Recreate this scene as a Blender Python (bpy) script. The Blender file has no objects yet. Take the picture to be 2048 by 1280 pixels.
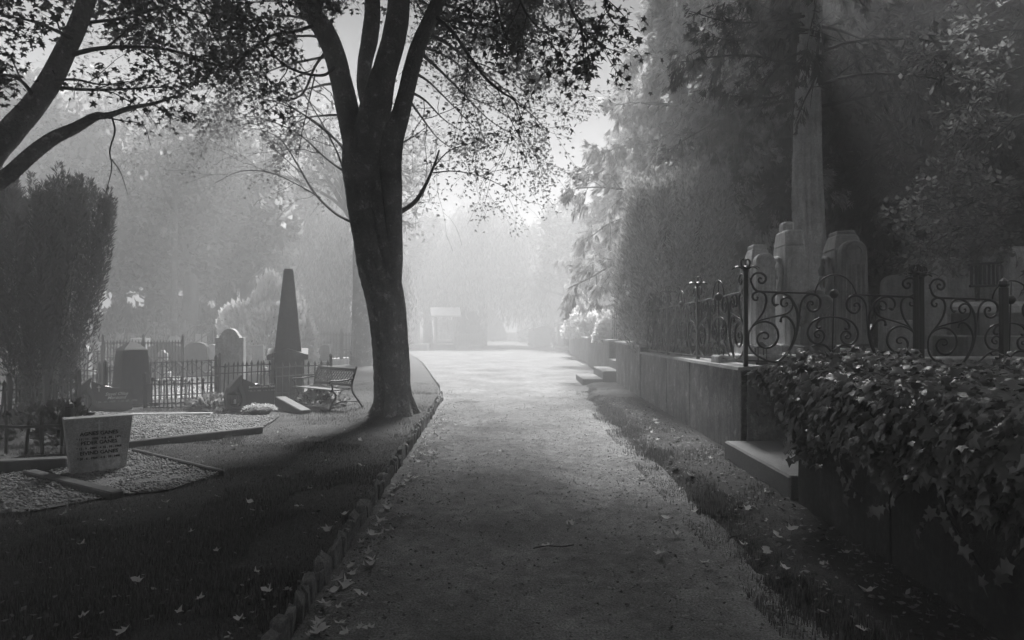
import bpy, math, random
import numpy as np
from mathutils import Vector, Matrix
R = math.radians
random.seed(11)
rng = np.random.default_rng(11)
scene = bpy.context.scene
COL = scene.collection

# ------------------------------------------------------------------ camera
FPX, HOR, CH = 1365.33, 650.0, 1.6
cam_d = bpy.data.cameras.new('camera')
cam_d.lens = 24; cam_d.sensor_width = 36; cam_d.clip_start = 0.05; cam_d.clip_end = 600
cam = bpy.data.objects.new('camera', cam_d); COL.objects.link(cam)
cam.location = (0, 0, CH); cam.rotation_euler = (R(90.42), 0, 0)
scene.camera = cam

# ------------------------------------------------------------------ sky, sun, exposure
SUN_EL, SUN_AZ = 48.0, 3.0           # degrees above the horizon, degrees right of the view axis
world = bpy.data.worlds.new('World'); scene.world = world; world.use_nodes = True
wn = world.node_tree; wn.nodes.clear()
sky = wn.nodes.new('ShaderNodeTexSky'); sky.sky_type = 'NISHITA'; sky.sun_disc = False
sky.sun_elevation = R(SUN_EL); sky.sun_rotation = R(SUN_AZ); sky.dust_density = 0.0; sky.air_density = 0.35
bw = wn.nodes.new('ShaderNodeSeparateColor')     # red-filtered black and white: the sky's own red channel
bg = wn.nodes.new('ShaderNodeBackground'); bg.inputs['Strength'].default_value = 0.05
wo = wn.nodes.new('ShaderNodeOutputWorld')
wn.links.new(sky.outputs[0], bw.inputs[0]); wn.links.new(bw.outputs[0], bg.inputs[0]); wn.links.new(bg.outputs[0], wo.inputs[0])
sun_d = bpy.data.lights.new('sun', 'SUN'); sun_d.energy = 5.0; sun_d.angle = R(13.0); sun_d.color = (1.0, 0.995, 0.99)
sun = bpy.data.objects.new('sun', sun_d); COL.objects.link(sun)
sun.rotation_euler = (R(-(90 - SUN_EL)), 0, R(-SUN_AZ))
sun.location = (2, 40, 30)
vs = scene.view_settings
scene.display_settings.display_device = 'sRGB'
vs.view_transform = 'Standard'; vs.look = 'None'; vs.gamma = 1; vs.use_curve_mapping = False
vs.exposure = 2.0
HAZE_DENSITY, HAZE_G = 0.0265, 0.12
cy = scene.cycles
cy.use_denoising = True; cy.max_bounces = 5; cy.diffuse_bounces = 3; cy.glossy_bounces = 2
cy.transmission_bounces = 3; cy.volume_bounces = 0; cy.caustics_reflective = False; cy.caustics_refractive = False
cy.use_adaptive_sampling = False
cy.sample_clamp_indirect = 4.0

# ------------------------------------------------------------------ placing helpers
def gx(px, D): return (px - 1024.0) / FPX * D
def gz(py, D): return CH - (py - HOR) / FPX * D
def at(px, py, D): return Vector((gx(px, D), D, gz(py, D)))
def gd(py, z=0.0): return (CH - z) * FPX / (py - HOR)
def gp(px, py, z=0.0):
    D = gd(py, z); return Vector((gx(px, D), D, z))

_nt = {}
def vnoise(x, y, seed=0):
    """smooth 2-d value noise, -1..1, on numpy arrays"""
    if seed not in _nt: _nt[seed] = np.random.default_rng(1000 + seed).uniform(-1, 1, (256, 256))
    t = _nt[seed]
    xi = np.floor(x).astype(int); yi = np.floor(y).astype(int)
    fx = x - xi; fy = y - yi; fx = fx * fx * (3 - 2 * fx); fy = fy * fy * (3 - 2 * fy)
    a = t[xi % 256, yi % 256]; b = t[(xi + 1) % 256, yi % 256]
    c = t[xi % 256, (yi + 1) % 256]; d = t[(xi + 1) % 256, (yi + 1) % 256]
    return (a * (1 - fx) + b * fx) * (1 - fy) + (c * (1 - fx) + d * fx) * fy
def fbm(x, y, seed=0, n=4):
    s = 0; a = 1.0
    for i in range(n):
        s = s + a * vnoise(x * 2 ** i, y * 2 ** i, seed + i); a *= 0.5
    return s

# ------------------------------------------------------------------ materials (all procedural)
def mat(name, val, rough=0.9, var=0.3, scale=3.0, bump=0.25, bscale=40.0, spec=0.3, metal=0.0,
        streak=0.0, spots=0.0, bdist=0.01, coord='Object', tint=(0.99, 0.995, 1.0), fleck=0.0):
    m = bpy.data.materials.new(name); m.use_nodes = True
    nt = m.node_tree; N = nt.nodes; L = nt.links
    p = N['Principled BSDF']; p.inputs['Roughness'].default_value = rough
    p.inputs['Specular IOR Level'].default_value = spec; p.inputs['Metallic'].default_value = metal
    tc = N.new('ShaderNodeTexCoord')
    def noise_(sc, det=6, vec=None, rg=0.6):
        n = N.new('ShaderNodeTexNoise'); n.inputs['Scale'].default_value = sc; n.inputs['Detail'].default_value = det
        n.inputs['Roughness'].default_value = rg
        L.new(vec or tc.outputs[coord], n.inputs['Vector']); return n.outputs['Fac']
    def mrange(src, a, b, lo, hi):
        r = N.new('ShaderNodeMapRange'); r.inputs[1].default_value = a; r.inputs[2].default_value = b
        r.inputs[3].default_value = lo; r.inputs[4].default_value = hi; L.new(src, r.inputs[0]); return r.outputs[0]
    def mul(a, b):
        q = N.new('ShaderNodeMath'); q.operation = 'MULTIPLY'; L.new(a, q.inputs[0]); L.new(b, q.inputs[1]); return q.outputs[0]
    v = mrange(noise_(scale), 0.25, 0.75, val * (1 - var), val * (1 + var))
    v = mul(v, mrange(noise_(scale * 9, 5), 0.3, 0.7, 1 - var * 0.6, 1 + var * 0.6))
    if fleck: v = mul(v, mrange(noise_(bscale * 1.3, 3), 0.35, 0.65, 1 - fleck, 1 + fleck))
    if streak:
        mp = N.new('ShaderNodeMapping'); mp.inputs['Scale'].default_value = (5, 5, 0.9); L.new(tc.outputs[coord], mp.inputs[0])
        v = mul(v, mrange(noise_(1.6, 6, mp.outputs[0], 0.7), 0.35, 0.68, 1 - streak, 1 + streak * 0.7))
    if spots:
        v = mul(v, mrange(noise_(scale * 2.3, 8, None, 0.75), 0.55, 0.62, 1.0, 1 + spots))
    cmb = N.new('ShaderNodeCombineColor')
    for i in range(3):
        q = N.new('ShaderNodeMath'); q.operation = 'MULTIPLY'; q.inputs[1].default_value = tint[i]
        L.new(v, q.inputs[0]); L.new(q.outputs[0], cmb.inputs[i])
    L.new(cmb.outputs[0], p.inputs['Base Color'])
    if bump:
        b = N.new('ShaderNodeBump'); b.inputs['Strength'].default_value = bump; b.inputs['Distance'].default_value = bdist
        L.new(noise_(bscale, 8, None, 0.65), b.inputs['Height']); L.new(b.outputs[0], p.inputs['Normal'])
    return m

def leafmat(name, val, trans=0.35, var=0.5, gloss=0.0):
    m = bpy.data.materials.new(name); m.use_nodes = True
    nt = m.node_tree; N = nt.nodes; L = nt.links; N.clear()
    out = N.new('ShaderNodeOutputMaterial')
    g = N.new('ShaderNodeNewGeometry')
    r = N.new('ShaderNodeMapRange'); r.inputs[3].default_value = val * (1 - var); r.inputs[4].default_value = val * (1 + var)
    L.new(g.outputs['Random Per Island'], r.inputs[0])
    d = N.new('ShaderNodeBsdfDiffuse'); t = N.new('ShaderNodeBsdfTranslucent')
    L.new(r.outputs[0], d.inputs[0]); L.new(r.outputs[0], t.inputs[0])
    mx = N.new('ShaderNodeMixShader'); mx.inputs[0].default_value = trans
    L.new(d.outputs[0], mx.inputs[1]); L.new(t.outputs[0], mx.inputs[2])
    last = mx.outputs[0]
    if gloss:
        gl = N.new('ShaderNodeBsdfGlossy'); gl.inputs['Roughness'].default_value = 0.38; gl.inputs[0].default_value = (0.6, 0.6, 0.6, 1)
        m2 = N.new('ShaderNodeMixShader'); m2.inputs[0].default_value = gloss
        L.new(last, m2.inputs[1]); L.new(gl.outputs[0], m2.inputs[2]); last = m2.outputs[0]
    L.new(last, out.inputs['Surface'])
    return m

M = {}
M['soil'] = mat('soil', 0.07, var=0.45, scale=0.8, bump=0.8, bscale=25, bdist=0.03)
M['path'] = mat('path_grit', 0.2, var=0.5, scale=0.8, bump=0.9, bscale=70, bdist=0.02, fleck=0.5)
M['turf'] = mat('turf', 0.065, var=0.4, scale=1.5, bump=0.9, bscale=45, bdist=0.03, fleck=0.4)
M['moss'] = mat('verge_turf', 0.045, var=0.45, scale=2.5, bump=0.9, bscale=45, bdist=0.03, fleck=0.3)
M['gravel_bed'] = mat('gravel_bed', 0.2, var=0.3, scale=5, bump=0.9, bscale=60, bdist=0.02, fleck=0.3)
M['kerbstone'] = mat('kerb_stone', 0.27, var=0.5, scale=5, bump=0.9, bscale=35, bdist=0.02, spots=0.5)
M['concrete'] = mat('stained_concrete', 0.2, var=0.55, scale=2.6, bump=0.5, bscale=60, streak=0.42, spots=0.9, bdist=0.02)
M['concrete_dark'] = mat('mossy_shaded_concrete', 0.045, var=0.55, scale=2.6, bump=0.5, bscale=60, streak=0.42, spots=0.7, bdist=0.02)  # mossy concrete, its tone lowered further to keep the near wall shaded
M['capstone'] = mat('cap_concrete', 0.34, var=0.3, scale=2.5, bump=0.5, bscale=50, spots=0.3)
M['step'] = mat('step_granite', 0.2, var=0.15, scale=3, bump=0.3, bscale=80, fleck=0.2)
M['granite'] = mat('pale_granite', 0.42, var=0.2, scale=4, bump=0.35, bscale=90, fleck=0.3, streak=0.15)
M['stele'] = mat('stele_stone', 0.5, var=0.35, scale=3, bump=0.3, bscale=70, streak=0.3, fleck=0.15)
M['stele_dark'] = mat('dark_stele_stone', 0.26, var=0.4, scale=3, bump=0.3, bscale=70, streak=0.35)
M['slate'] = mat('weathered_slate', 0.1, var=0.3, scale=2.5, bump=0.2, bscale=60, rough=0.7, streak=0.25)
M['white_stone'] = mat('white_stone', 0.6, var=0.15, scale=5, bump=0.2, bscale=60)
M['polished'] = mat('polished_black_granite', 0.022, var=0.2, scale=20, bump=0.0, rough=0.16, spec=0.5)
M['rough_black'] = mat('rough_black_granite', 0.04, var=0.4, scale=10, bump=0.6, bscale=40, rough=0.6)
M['inscription'] = mat('inscription_white', 0.7, var=0.05, scale=5, bump=0.0)
M['inscription_dark'] = mat('inscription_black', 0.012, var=0.1, scale=5, bump=0.0)
M['iron'] = mat('wrought_iron', 0.02, var=0.35, scale=9, bump=0.3, bscale=120, rough=0.4, spec=0.45, bdist=0.003)
M['iron_old'] = mat('weathered_iron', 0.06, var=0.4, scale=9, bump=0.4, bscale=120, rough=0.6, spec=0.4, bdist=0.003)
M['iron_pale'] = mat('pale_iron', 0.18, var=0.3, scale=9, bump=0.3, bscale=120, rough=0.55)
M['wood'] = mat('bench_wood', 0.16, var=0.3, scale=6, bump=0.4, bscale=50, rough=0.7)
M['roof'] = mat('shelter_roof', 0.4, var=0.2, scale=4, bump=0.3, bscale=30)
M['bark'] = mat('maple_bark', 0.17, var=0.65, scale=3.2, bump=1.0, bscale=26, bdist=0.06, spots=1.4)
M['bark_thin'] = mat('branch_bark', 0.05, var=0.4, scale=3, bump=0.5, bscale=30, bdist=0.02)
M['bark_conifer'] = mat('conifer_bark', 0.55, var=0.45, scale=3, bump=0.8, bscale=26, bdist=0.03)
M['bark_pale'] = mat('pale_bark', 0.28, var=0.35, scale=2, bump=0.6, bscale=20, bdist=0.03)
M['leaf_maple'] = leafmat('maple_leaf', 0.1, 0.45, 0.55)
M['leaf_mid'] = leafmat('broad_leaf', 0.26, 0.5, 0.8)
M['leaf_pale'] = leafmat('pale_leaf', 0.36, 0.4, 0.6)
M['leaf_white'] = leafmat('brightened_white_leaf', 0.85, 0.55, 0.15)  # white leaf, colour raised to brighten a shrub that stands in shade
M['leaf_dark'] = leafmat('dark_leaf', 0.06, 0.25, 0.5)
M['leaf_yew'] = leafmat('yew_needle', 0.06, 0.2, 0.6)
M['leaf_yew2'] = leafmat('lightened_yew_needle', 0.42, 0.25, 0.6)  # lighter yew copy; light put into its colour where it stands unlit
M['leaf_conifer'] = leafmat('conifer_needle', 0.12, 0.3, 0.55)
M['leaf_cypress'] = leafmat('cypress_spray', 0.5, 0.3, 0.5)
M['leaf_beech'] = leafmat('beech_leaf', 0.26, 0.4, 0.35)
M['leaf_ivy'] = leafmat('ivy_leaf', 0.095, 0.1, 0.7, gloss=0.13)
M['leaf_fallen'] = leafmat('fallen_leaf', 0.5, 0.15, 0.35)
M['leaf_debris'] = leafmat('leaf_debris', 0.2, 0.1, 0.8)
M['grass'] = leafmat('grass_blade', 0.13, 0.3, 0.7)
M['flower'] = leafmat('white_flower', 0.65, 0.2, 0.15)
M['pebble'] = mat('pebble', 0.27, var=0.5, scale=8, bump=0.2, bscale=60)
M['candle'] = mat('white_candle', 0.75, var=0.05, scale=5, bump=0.0, rough=0.5)
M['black'] = mat('dark_opening', 0.015, var=0.2, scale=5, bump=0.0)

# ------------------------------------------------------------------ mesh helpers
def link(name, me, m=None, parent=None, loc=None, rz=0.0):
    o = bpy.data.objects.new(name, me)
    if m is not None and me is not None and len(me.materials) == 0: me.materials.append(m)
    COL.objects.link(o)
    if parent is not None: o.parent = parent
    if loc is not None: o.location = loc
    if rz: o.rotation_euler[2] = rz
    return o
def tag(o, label=None, cat=None, group=None, kind=None):
    if label: o['label'] = label
    if cat: o['category'] = cat
    if group: o['group'] = group
    if kind: o['kind'] = kind
    return o
def thing(name, label, cat, loc=(0, 0, 0), rz=0.0, group=None):
    o = bpy.data.objects.new(name, None); COL.objects.link(o); o.empty_display_size = 0.2
    o.location = loc; o.rotation_euler = (0, 0, rz)
    return tag(o, label, cat, group)
def arr_mesh(name, V, F, smooth=False):
    """fast mesh from (n,3) verts and (m,k) faces"""
    V = np.ascontiguousarray(V, dtype=np.float32); F = np.ascontiguousarray(F, dtype=np.int32)
    me = bpy.data.meshes.new(name); n, k = F.shape
    me.vertices.add(len(V)); me.vertices.foreach_set('co', V.ravel())
    me.loops.add(n * k); me.loops.foreach_set('vertex_index', F.ravel())
    me.polygons.add(n); me.polygons.foreach_set('loop_start', np.arange(0, n * k, k, dtype=np.int32))
    if smooth: me.polygons.foreach_set('use_smooth', np.ones(n, dtype=bool))
    me.update(calc_edges=True)
    return me
class MB:
    def __init__(s): s.v = []; s.f = []
    def add(s, vs_, fs):
        b = len(s.v); s.v += [tuple(x) for x in vs_]; s.f += [tuple(i + b for i in f) for f in fs]; return s
    def box(s, c, d, rz=0.0, bev=0.0, taper=1.0, rx=0.0, ry=0.0):
        """box centred at c; bev chamfers the vertical and top edges, taper scales the top"""
        hx, hy, hz = d[0] / 2, d[1] / 2, d[2] / 2
        mt = Matrix.Translation(Vector(c)) @ Matrix.Rotation(rz, 4, 'Z') @ Matrix.Rotation(ry, 4, 'Y') @ Matrix.Rotation(rx, 4, 'X')
        if bev <= 0:
            vs_ = [(x * hx * (taper if z > 0 else 1), y * hy * (taper if z > 0 else 1), z * hz) for z in (-1, 1) for x, y in ((-1, -1), (1, -1), (1, 1), (-1, 1))]
            fs = [(3, 2, 1, 0), (4, 5, 6, 7)] + [(i, (i + 1) % 4, 4 + (i + 1) % 4, 4 + i) for i in range(4)]
        else:
            b = min(bev, hx * 0.9, hy * 0.9, hz * 0.9)
            def ring(z, ins, t):
                x, y = (hx - ins) * t, (hy - ins) * t; e = b * 0.999 if ins == 0 else b * 0.5
                return [(-x + e, -y, z), (x - e, -y, z), (x, -y + e, z), (x, y - e, z), (x - e, y, z), (-x + e, y, z), (-x, y - e, z), (-x, -y + e, z)]
            rs = [ring(-hz, 0, 1), ring(hz - b, 0, 1 + (taper - 1) * (1 - b / (2 * hz))), ring(hz, b, taper)]
            vs_ = sum(rs, []); fs = [tuple(range(7, -1, -1)), tuple(range(16, 24))]
            for k in range(2):
                fs += [(k * 8 + i, k * 8 + (i + 1) % 8, k * 8 + 8 + (i + 1) % 8, k * 8 + 8 + i) for i in range(8)]
        return s.add([mt @ Vector(v) for v in vs_], fs)
    def tube(s, pts, rad, sides=6, cap=True):
        pts = [Vector(p) for p in pts]; n = len(pts)
        if not hasattr(rad, '__len__'): rad = [rad] * n
        t = (pts[1] - pts[0]).normalized(); u = t.orthogonal().normalized(); vs_ = []
        for i, p in enumerate(pts):
            t2 = (pts[min(i + 1, n - 1)] - pts[max(i - 1, 0)])
            t2 = t2.normalized() if t2.length > 1e-9 else t
            u = (u - t2 * u.dot(t2)); u = u.normalized() if u.length > 1e-6 else t2.orthogonal().normalized()
            w = t2.cross(u); t = t2
            for k in range(sides):
                a = 2 * math.pi * k / sides
                vs_.append(p + (u * math.cos(a) + w * math.sin(a)) * rad[i])
        fs = [(i * sides + k, i * sides + (k + 1) % sides, (i + 1) * sides + (k + 1) % sides, (i + 1) * sides + k)
              for i in range(n - 1) for k in range(sides)]
        if cap: fs += [tuple(range(sides - 1, -1, -1)), tuple((n - 1) * sides + k for k in range(sides))]
        return s.add(vs_, fs)
    def lathe(s, prof, c=(0, 0, 0), sides=12):
        vs_ = [(c[0] + r * math.cos(2 * math.pi * k / sides), c[1] + r * math.sin(2 * math.pi * k / sides), c[2] + z) for r, z in prof for k in range(sides)]
        n = len(prof)
        fs = [(i * sides + k, i * sides + (k + 1) % sides, (i + 1) * sides + (k + 1) % sides, (i + 1) * sides + k) for i in range(n - 1) for k in range(sides)]
        fs += [tuple(range(sides - 1, -1, -1)), tuple((n - 1) * sides + k for k in range(sides))]
        return s.add(vs_, fs)
    def prism(s, out, y0, y1, bev=0.0):
        """outline of (x, z) points, extruded along y from y0 (front) to y1"""
        n = len(out); cx = sum(p[0] for p in out) / n; cz = sum(p[1] for p in out) / n
        def ins(p):
            dx, dz = p[0] - cx, p[1] - cz; l = math.hypot(dx, dz) or 1; q = max(0, (l - bev) / l); return (cx + dx * q, cz + dz * q)
        fr = [ins(p) for p in out] if bev else out
        vs_ = [(p[0], y0, p[1]) for p in fr] + ([(p[0], y0 + bev, p[1]) for p in out] if bev else []) + [(p[0], y1, p[1]) for p in out]
        fs = [tuple(range(n)), tuple(range(len(vs_) - 1, len(vs_) - n - 1, -1))]
        for k in range(2 if bev else 1):
            fs += [(k * n + (i + 1) % n, k * n + i, k * n + n + i, k * n + n + (i + 1) % n) for i in range(n)]
        return s.add(vs_, fs)
    def ring(s, outer, inner, y0, y1):
        n = len(outer)
        vs_ = [(p[0], y, p[1]) for y in (y0, y1) for p in outer] + [(p[0], y, p[1]) for y in (y0, y1) for p in inner]
        fs = []
        for i in range(n):
            j = (i + 1) % n
            fs += [(i, j, 2 * n + j, 2 * n + i), (n + j, n + i, 3 * n + i, 3 * n + j), (j, i, n + i, n + j), (2 * n + i, 2 * n + j, 3 * n + j, 3 * n + i)]
        return s.add(vs_, fs)
    def mesh(s, name='mesh', smooth=False):
        me = bpy.data.meshes.new(name); me.from_pydata(s.v, [], s.f)
        if smooth: me.polygons.foreach_set('use_smooth', [True] * len(me.polygons))
        me.update(); return me
    def build(s, name, m, parent=None, smooth=False, loc=None, rz=0.0):
        return link(name, s.mesh(name, smooth), m, parent, loc, rz)
def spline(pts, n=6):
    """Catmull-Rom through points (any dimension)"""
    P = [np.array(p, float) for p in pts]; P = [2 * P[0] - P[1]] + P + [2 * P[-1] - P[-2]]; out = []
    for i in range(1, len(P) - 2):
        a, b, c, d = P[i - 1:i + 3]
        for k in range(n):
            t = k / n
            out.append(0.5 * (2 * b + (c - a) * t + (2 * a - 5 * b + 4 * c - d) * t * t + (3 * b - a - 3 * c + d) * t ** 3))
    out.append(P[-2]); return out
def text_mesh(body, size, depth=0.003, align='CENTER', shear=0.0, bold=0.0):
    c = bpy.data.curves.new('lettering', 'FONT'); c.body = body; c.size = size; c.extrude = depth; c.align_x = align
    c.resolution_u = 2; c.shear = shear; c.offset = bold
    o = bpy.data.objects.new('lettering_tmp', c); COL.objects.link(o)
    dg = bpy.context.evaluated_depsgraph_get(); me = bpy.data.meshes.new_from_object(o.evaluated_get(dg))
    bpy.data.objects.remove(o); bpy.data.curves.remove(c)
    me.name = 'lettering'; me.materials.clear()
    return me
def put_text(body, size, parent, loc, m, shear=0.0, bold=0.0, depth=0.003):
    o = link('lettering', text_mesh(body, size, depth, shear=shear, bold=bold), m, parent, loc)
    o.rotation_euler = (R(90), 0, 0); return o
def in_poly(x, y, poly):
    x = np.asarray(x); y = np.asarray(y); c = np.zeros(x.shape, bool); n = len(poly)
    for i in range(n):
        x0, y0 = poly[i][:2]; x1, y1 = poly[(i + 1) % n][:2]
        if y0 == y1: continue
        c ^= ((y0 > y) != (y1 > y)) & (x < (x1 - x0) * (y - y0) / (y1 - y0) + x0)
    return c

# ------------------------------------------------------------------ leaves
T_MAPLE = (np.array([(0, 0, 0), (.2, .36, .03), (0, 1, -.06), (-.2, .36, .03), (.56, .5, -.07), (.16, .5, .03), (-.56, .5, -.07), (-.16, .5, .03), (.4, -.04, -.05), (-.4, -.04, -.05), (.22, .3, .02), (-.22, .3, .02)], float),
           np.array([(0, 1, 2), (0, 2, 3), (0, 4, 5), (0, 7, 6), (0, 8, 10), (0, 11, 9)]))
T_RHOMB = (np.array([(0, 0, 0), (.32, .45, -.06), (0, 1, 0), (-.32, .45, -.06)], float), np.array([(0, 1, 2), (0, 2, 3)]))
T_NARROW = (np.array([(0, 0, 0), (.1, .4, 0), (0, 1, -.06), (-.1, .4, 0)], float), np.array([(0, 1, 2), (0, 2, 3)]))
T_SPRAY = (np.array([(0, 0, 0), (.05, .5, .02), (0, 1, -.1), (.28, .55, -.04), (-.28, .6, -.04), (-.05, .5, .02), (.2, .95, -.12), (-.18, .92, -.12)], float),
           np.array([(0, 1, 2), (0, 3, 1), (0, 5, 4), (0, 6, 1), (0, 5, 7)]))
T_IVY = (np.array([(0, .25, .04), (0, 0, 0), (.3, -.16, -.04), (.3, .14, 0), (.56, .34, -.07), (.24, .46, 0), (0, 1, -.1), (-.24, .46, 0), (-.56, .34, -.07), (-.3, .14, 0), (-.3, -.16, -.04)], float),
         np.array([(0, i, i + 1) for i in range(1, 10)] + [(0, 10, 1)]))
T_FALLEN = (np.array([(0, .3, .02), (0, 0, 0), (.36, -.1, .1), (.24, .16, .03), (.62, .36, .16), (.28, .46, .05), (.3, .7, .12), (0, 1, .14), (-.3, .68, .05), (-.28, .46, .02), (-.6, .4, .2), (-.24, .16, .03), (-.36, -.08, .06)], float),
            np.array([(0, i, i + 1) for i in range(1, 12)] + [(0, 12, 1)]))
T_BLADE = (np.array([(-.075, 0, 0), (.075, 0, 0), (0, 1, .3)], float), np.array([(0, 1, 2)]))
def unit(a): return a / np.maximum(np.linalg.norm(a, axis=-1, keepdims=True), 1e-9)
def scatter(tpl, pos, axis, nrm, size):
    """one copy of a leaf template at each position: axis = leaf direction, nrm = roughly its normal"""
    tv, tf = tpl; a = unit(np.asarray(axis, float)); nrm = np.asarray(nrm, float)
    s = unit(np.cross(a, nrm)); nn = np.cross(s, a)
    size = np.broadcast_to(np.asarray(size, float), (len(pos),))[:, None, None]
    V = np.asarray(pos, float)[:, None, :] + size * (tv[None, :, 0:1] * s[:, None, :] + tv[None, :, 1:2] * a[:, None, :] + tv[None, :, 2:3] * nn[:, None, :])
    F = tf[None] + (np.arange(len(pos)) * len(tv))[:, None, None]
    return V.reshape(-1, 3), F.reshape(-1, tf.shape[1])
def leaves_obj(name, tpl, pos, axis, nrm, size, m, parent=None):
    V, F = scatter(tpl, pos, axis, nrm, size)
    return link(name, arr_mesh(name, V, F), m, parent)
def rdir(n): return unit(rng.normal(size=(n, 3)))

# ================================================================== THE SETTING: ground, path, lawn, verge, kerb
LE_D = [-12, 0.5, 3.57, 8.7, 14.6, 18, 23, 30, 38, 47]; LE_X = [-1.02, -1.04, -1.13, -1.31, -1.47, -1.85, -2.7, -3.9, -5.6, -8]
RE_D = [-12, 0.5, 4, 8.7, 15.6, 18, 22, 60]; RE_X = [1.5, 1.5, 1.56, 1.57, 1.62, 1.9, 2.8, 3.0]
def left_edge(d): return np.interp(d, LE_D, LE_X)
def right_edge(d): return np.interp(d, RE_D, RE_X)
def grid_mesh(name, us, vs_, fn, smooth=True):
    U, V = np.meshgrid(us, vs_); X, Y, Z = fn(U, V)
    n, m = U.shape; idx = np.arange(n * m).reshape(n, m)
    F = np.stack([idx[:-1, :-1], idx[:-1, 1:], idx[1:, 1:], idx[1:, :-1]], -1).reshape(-1, 4)
    return arr_mesh(name, np.stack([X, Y, Z], -1).reshape(-1, 3), F, smooth)

o = link('ground', grid_mesh('ground', np.linspace(-85, 85, 120), np.linspace(-35, 125, 120), lambda u, v: (u, v, -0.10 + 0.03 * fbm(u * .2, v * .2, 3))), M['soil'])
tag(o, kind='structure')

def path_fn(u, v):
    l = left_edge(v) - 0.05; r = right_edge(v) + 0.12
    x = l + (r - l) * u
    z = 0.008 * fbm(x * 11, v * 11, 5) + 0.022 * fbm(x * 1.1, v * .5, 8) - 0.015 - .018 * np.exp(-((x + .62) / .2) ** 2) - .018 * np.exp(-((x - .78) / .2) ** 2)
    edge = np.minimum(x - l, r - x); z = z - 0.02 * np.exp(-(x - l) / .35) * (v < 16)
    z = z + 0.012 * np.exp(-((x - 0.1) / 0.5) ** 2)
    return x, v, np.clip(z, -0.06, 0.05)
vs_near = np.concatenate([np.arange(-10, 1.5, 0.5), np.arange(1.5, 12, 0.035), np.arange(12, 47, 0.25)])
o = link('path', grid_mesh('path', np.linspace(0, 1, 100), vs_near, path_fn), M['path']); tag(o, kind='structure')
# the path opens into a wide forecourt beyond the trees
def court_fn(u, v): return u, v, -0.035 + 0.012 * fbm(u * .7, v * .7, 14)
o = link('forecourt_path', grid_mesh('forecourt', np.linspace(-30, 3.6, 90), np.linspace(39, 58, 60), court_fn), M['path']); tag(o, kind='structure')
o = link('far_path', grid_mesh('far_path', np.linspace(-3, 3.6, 20), np.linspace(57, 115, 60), lambda u, v: (u, v, -0.031 + 0.01 * fbm(u * .7, v * .7, 15))), M['path']); tag(o, kind='structure')

# grave plots on the lawn, as ground outlines
PLOT_A = [gp(100, 833, .06), gp(560, 833, .06), gp(520, 861, .06), gp(258, 893, .06), gp(150, 905, .06)]
PLOT_B = [gp(60, 930, .06), gp(262, 905, .06), gp(447, 951, .06), gp(330, 985, .06), gp(232, 992, .06)]
PLOT_C = [gp(-120, 940, .06), gp(40, 938, .06), gp(228, 994, .06), gp(60, 1020, .06), gp(-120, 1030, .06)]
PLOTS = [[(p.x, p.y) for p in q] for q in (PLOT_A, PLOT_B, PLOT_C)]
def lawn_z(x, v):
    d = left_edge(v) - 0.09 - x
    rise = np.where(v < 15.5, 1.0, np.clip(d / 2.0, 0, 1))
    return (0.055 + 0.03 * fbm(x * .5, v * .5, 21, 3) + 0.01 * fbm(x * 4, v * 4, 25, 3)) * rise - (1 - rise) * 0.028 + 0.02 * np.clip(d, 0, 8) / 8
def lawn_fn(u, v):
    l = left_edge(v) - 0.09; x = l - 34 * u ** 2.2
    return x, v, lawn_z(x, v)
vl = np.concatenate([np.arange(-10, 2, 0.5), np.arange(2, 14, 0.07), np.arange(14, 39, 0.3)])
o = link('lawn', grid_mesh('lawn', np.linspace(0, 1, 130)[::-1], vl, lawn_fn), M['turf']); tag(o, kind='structure')

VERGE_X1 = 2.85
def verge_z(x, v):
    r = right_edge(v); jag = 0.07 * fbm(v * 1.1, v * 0 + 3, 31, 5) + 0.06
    t = np.clip((x - r - jag - .05 * fbm(x * 6, v * 6, 35, 3)) / 0.2, 0, 1); t = t * t * (3 - 2 * t)
    return -0.05 + t * (0.10 + 0.012 * fbm(x * 5, v * 5, 33, 3)) + 0.03 * np.clip((x - r) / 1.2, 0, 1)
def verge_fn(u, v):
    r = right_edge(v) - 0.15; x = r + (VERGE_X1 + 0.25 - r) * u
    return x, v, verge_z(x, v)
o = link('verge', grid_mesh('verge', np.linspace(0, 1, 80), np.concatenate([np.arange(-6, 2, .2), np.arange(2, 18.4, 0.04)]), verge_fn), M['moss']); tag(o, kind='structure')

# kerb: a row of upright rough stones, each its own piece
kerb = thing('kerb', None, None)
kerb['kind'] = 'structure'
def stone_mesh(seed):
    r = random.Random(seed); me = MB()
    prof = [(-.5, 1.0), (.30, 1.0), (.46, .90), (.5, .72)]; vs_ = []; n = 8
    base = [(-.5, -.42), (-.4, -.5), (.4, -.5), (.5, -.42), (.5, .42), (.4, .5), (-.4, .5), (-.5, .42)]
    j = [(r.uniform(.82, 1.1), r.uniform(-.09, .09)) for _ in base]; sl = r.uniform(-.12, .12)
    for z, s in prof:
        for (x, y), (q, dz) in zip(base, j):
            k = q * s * r.uniform(.94, 1.06)
            vs_.append((x * k, y * k, z + (dz + sl * x * 1.5 if z > 0 else 0)))
    fs = [tuple(range(3 * n, 4 * n))]
    for i in range(3): fs += [(i * n + k, i * n + (k + 1) % n, (i + 1) * n + (k + 1) % n, (i + 1) * n + k) for k in range(n)]
    m_ = me.add(vs_, fs).mesh('kerb_stone'); m_.materials.append(M['kerbstone']); return m_
stones = [stone_mesh(s) for s in range(14)]
d = 0.9; i = 0
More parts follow.
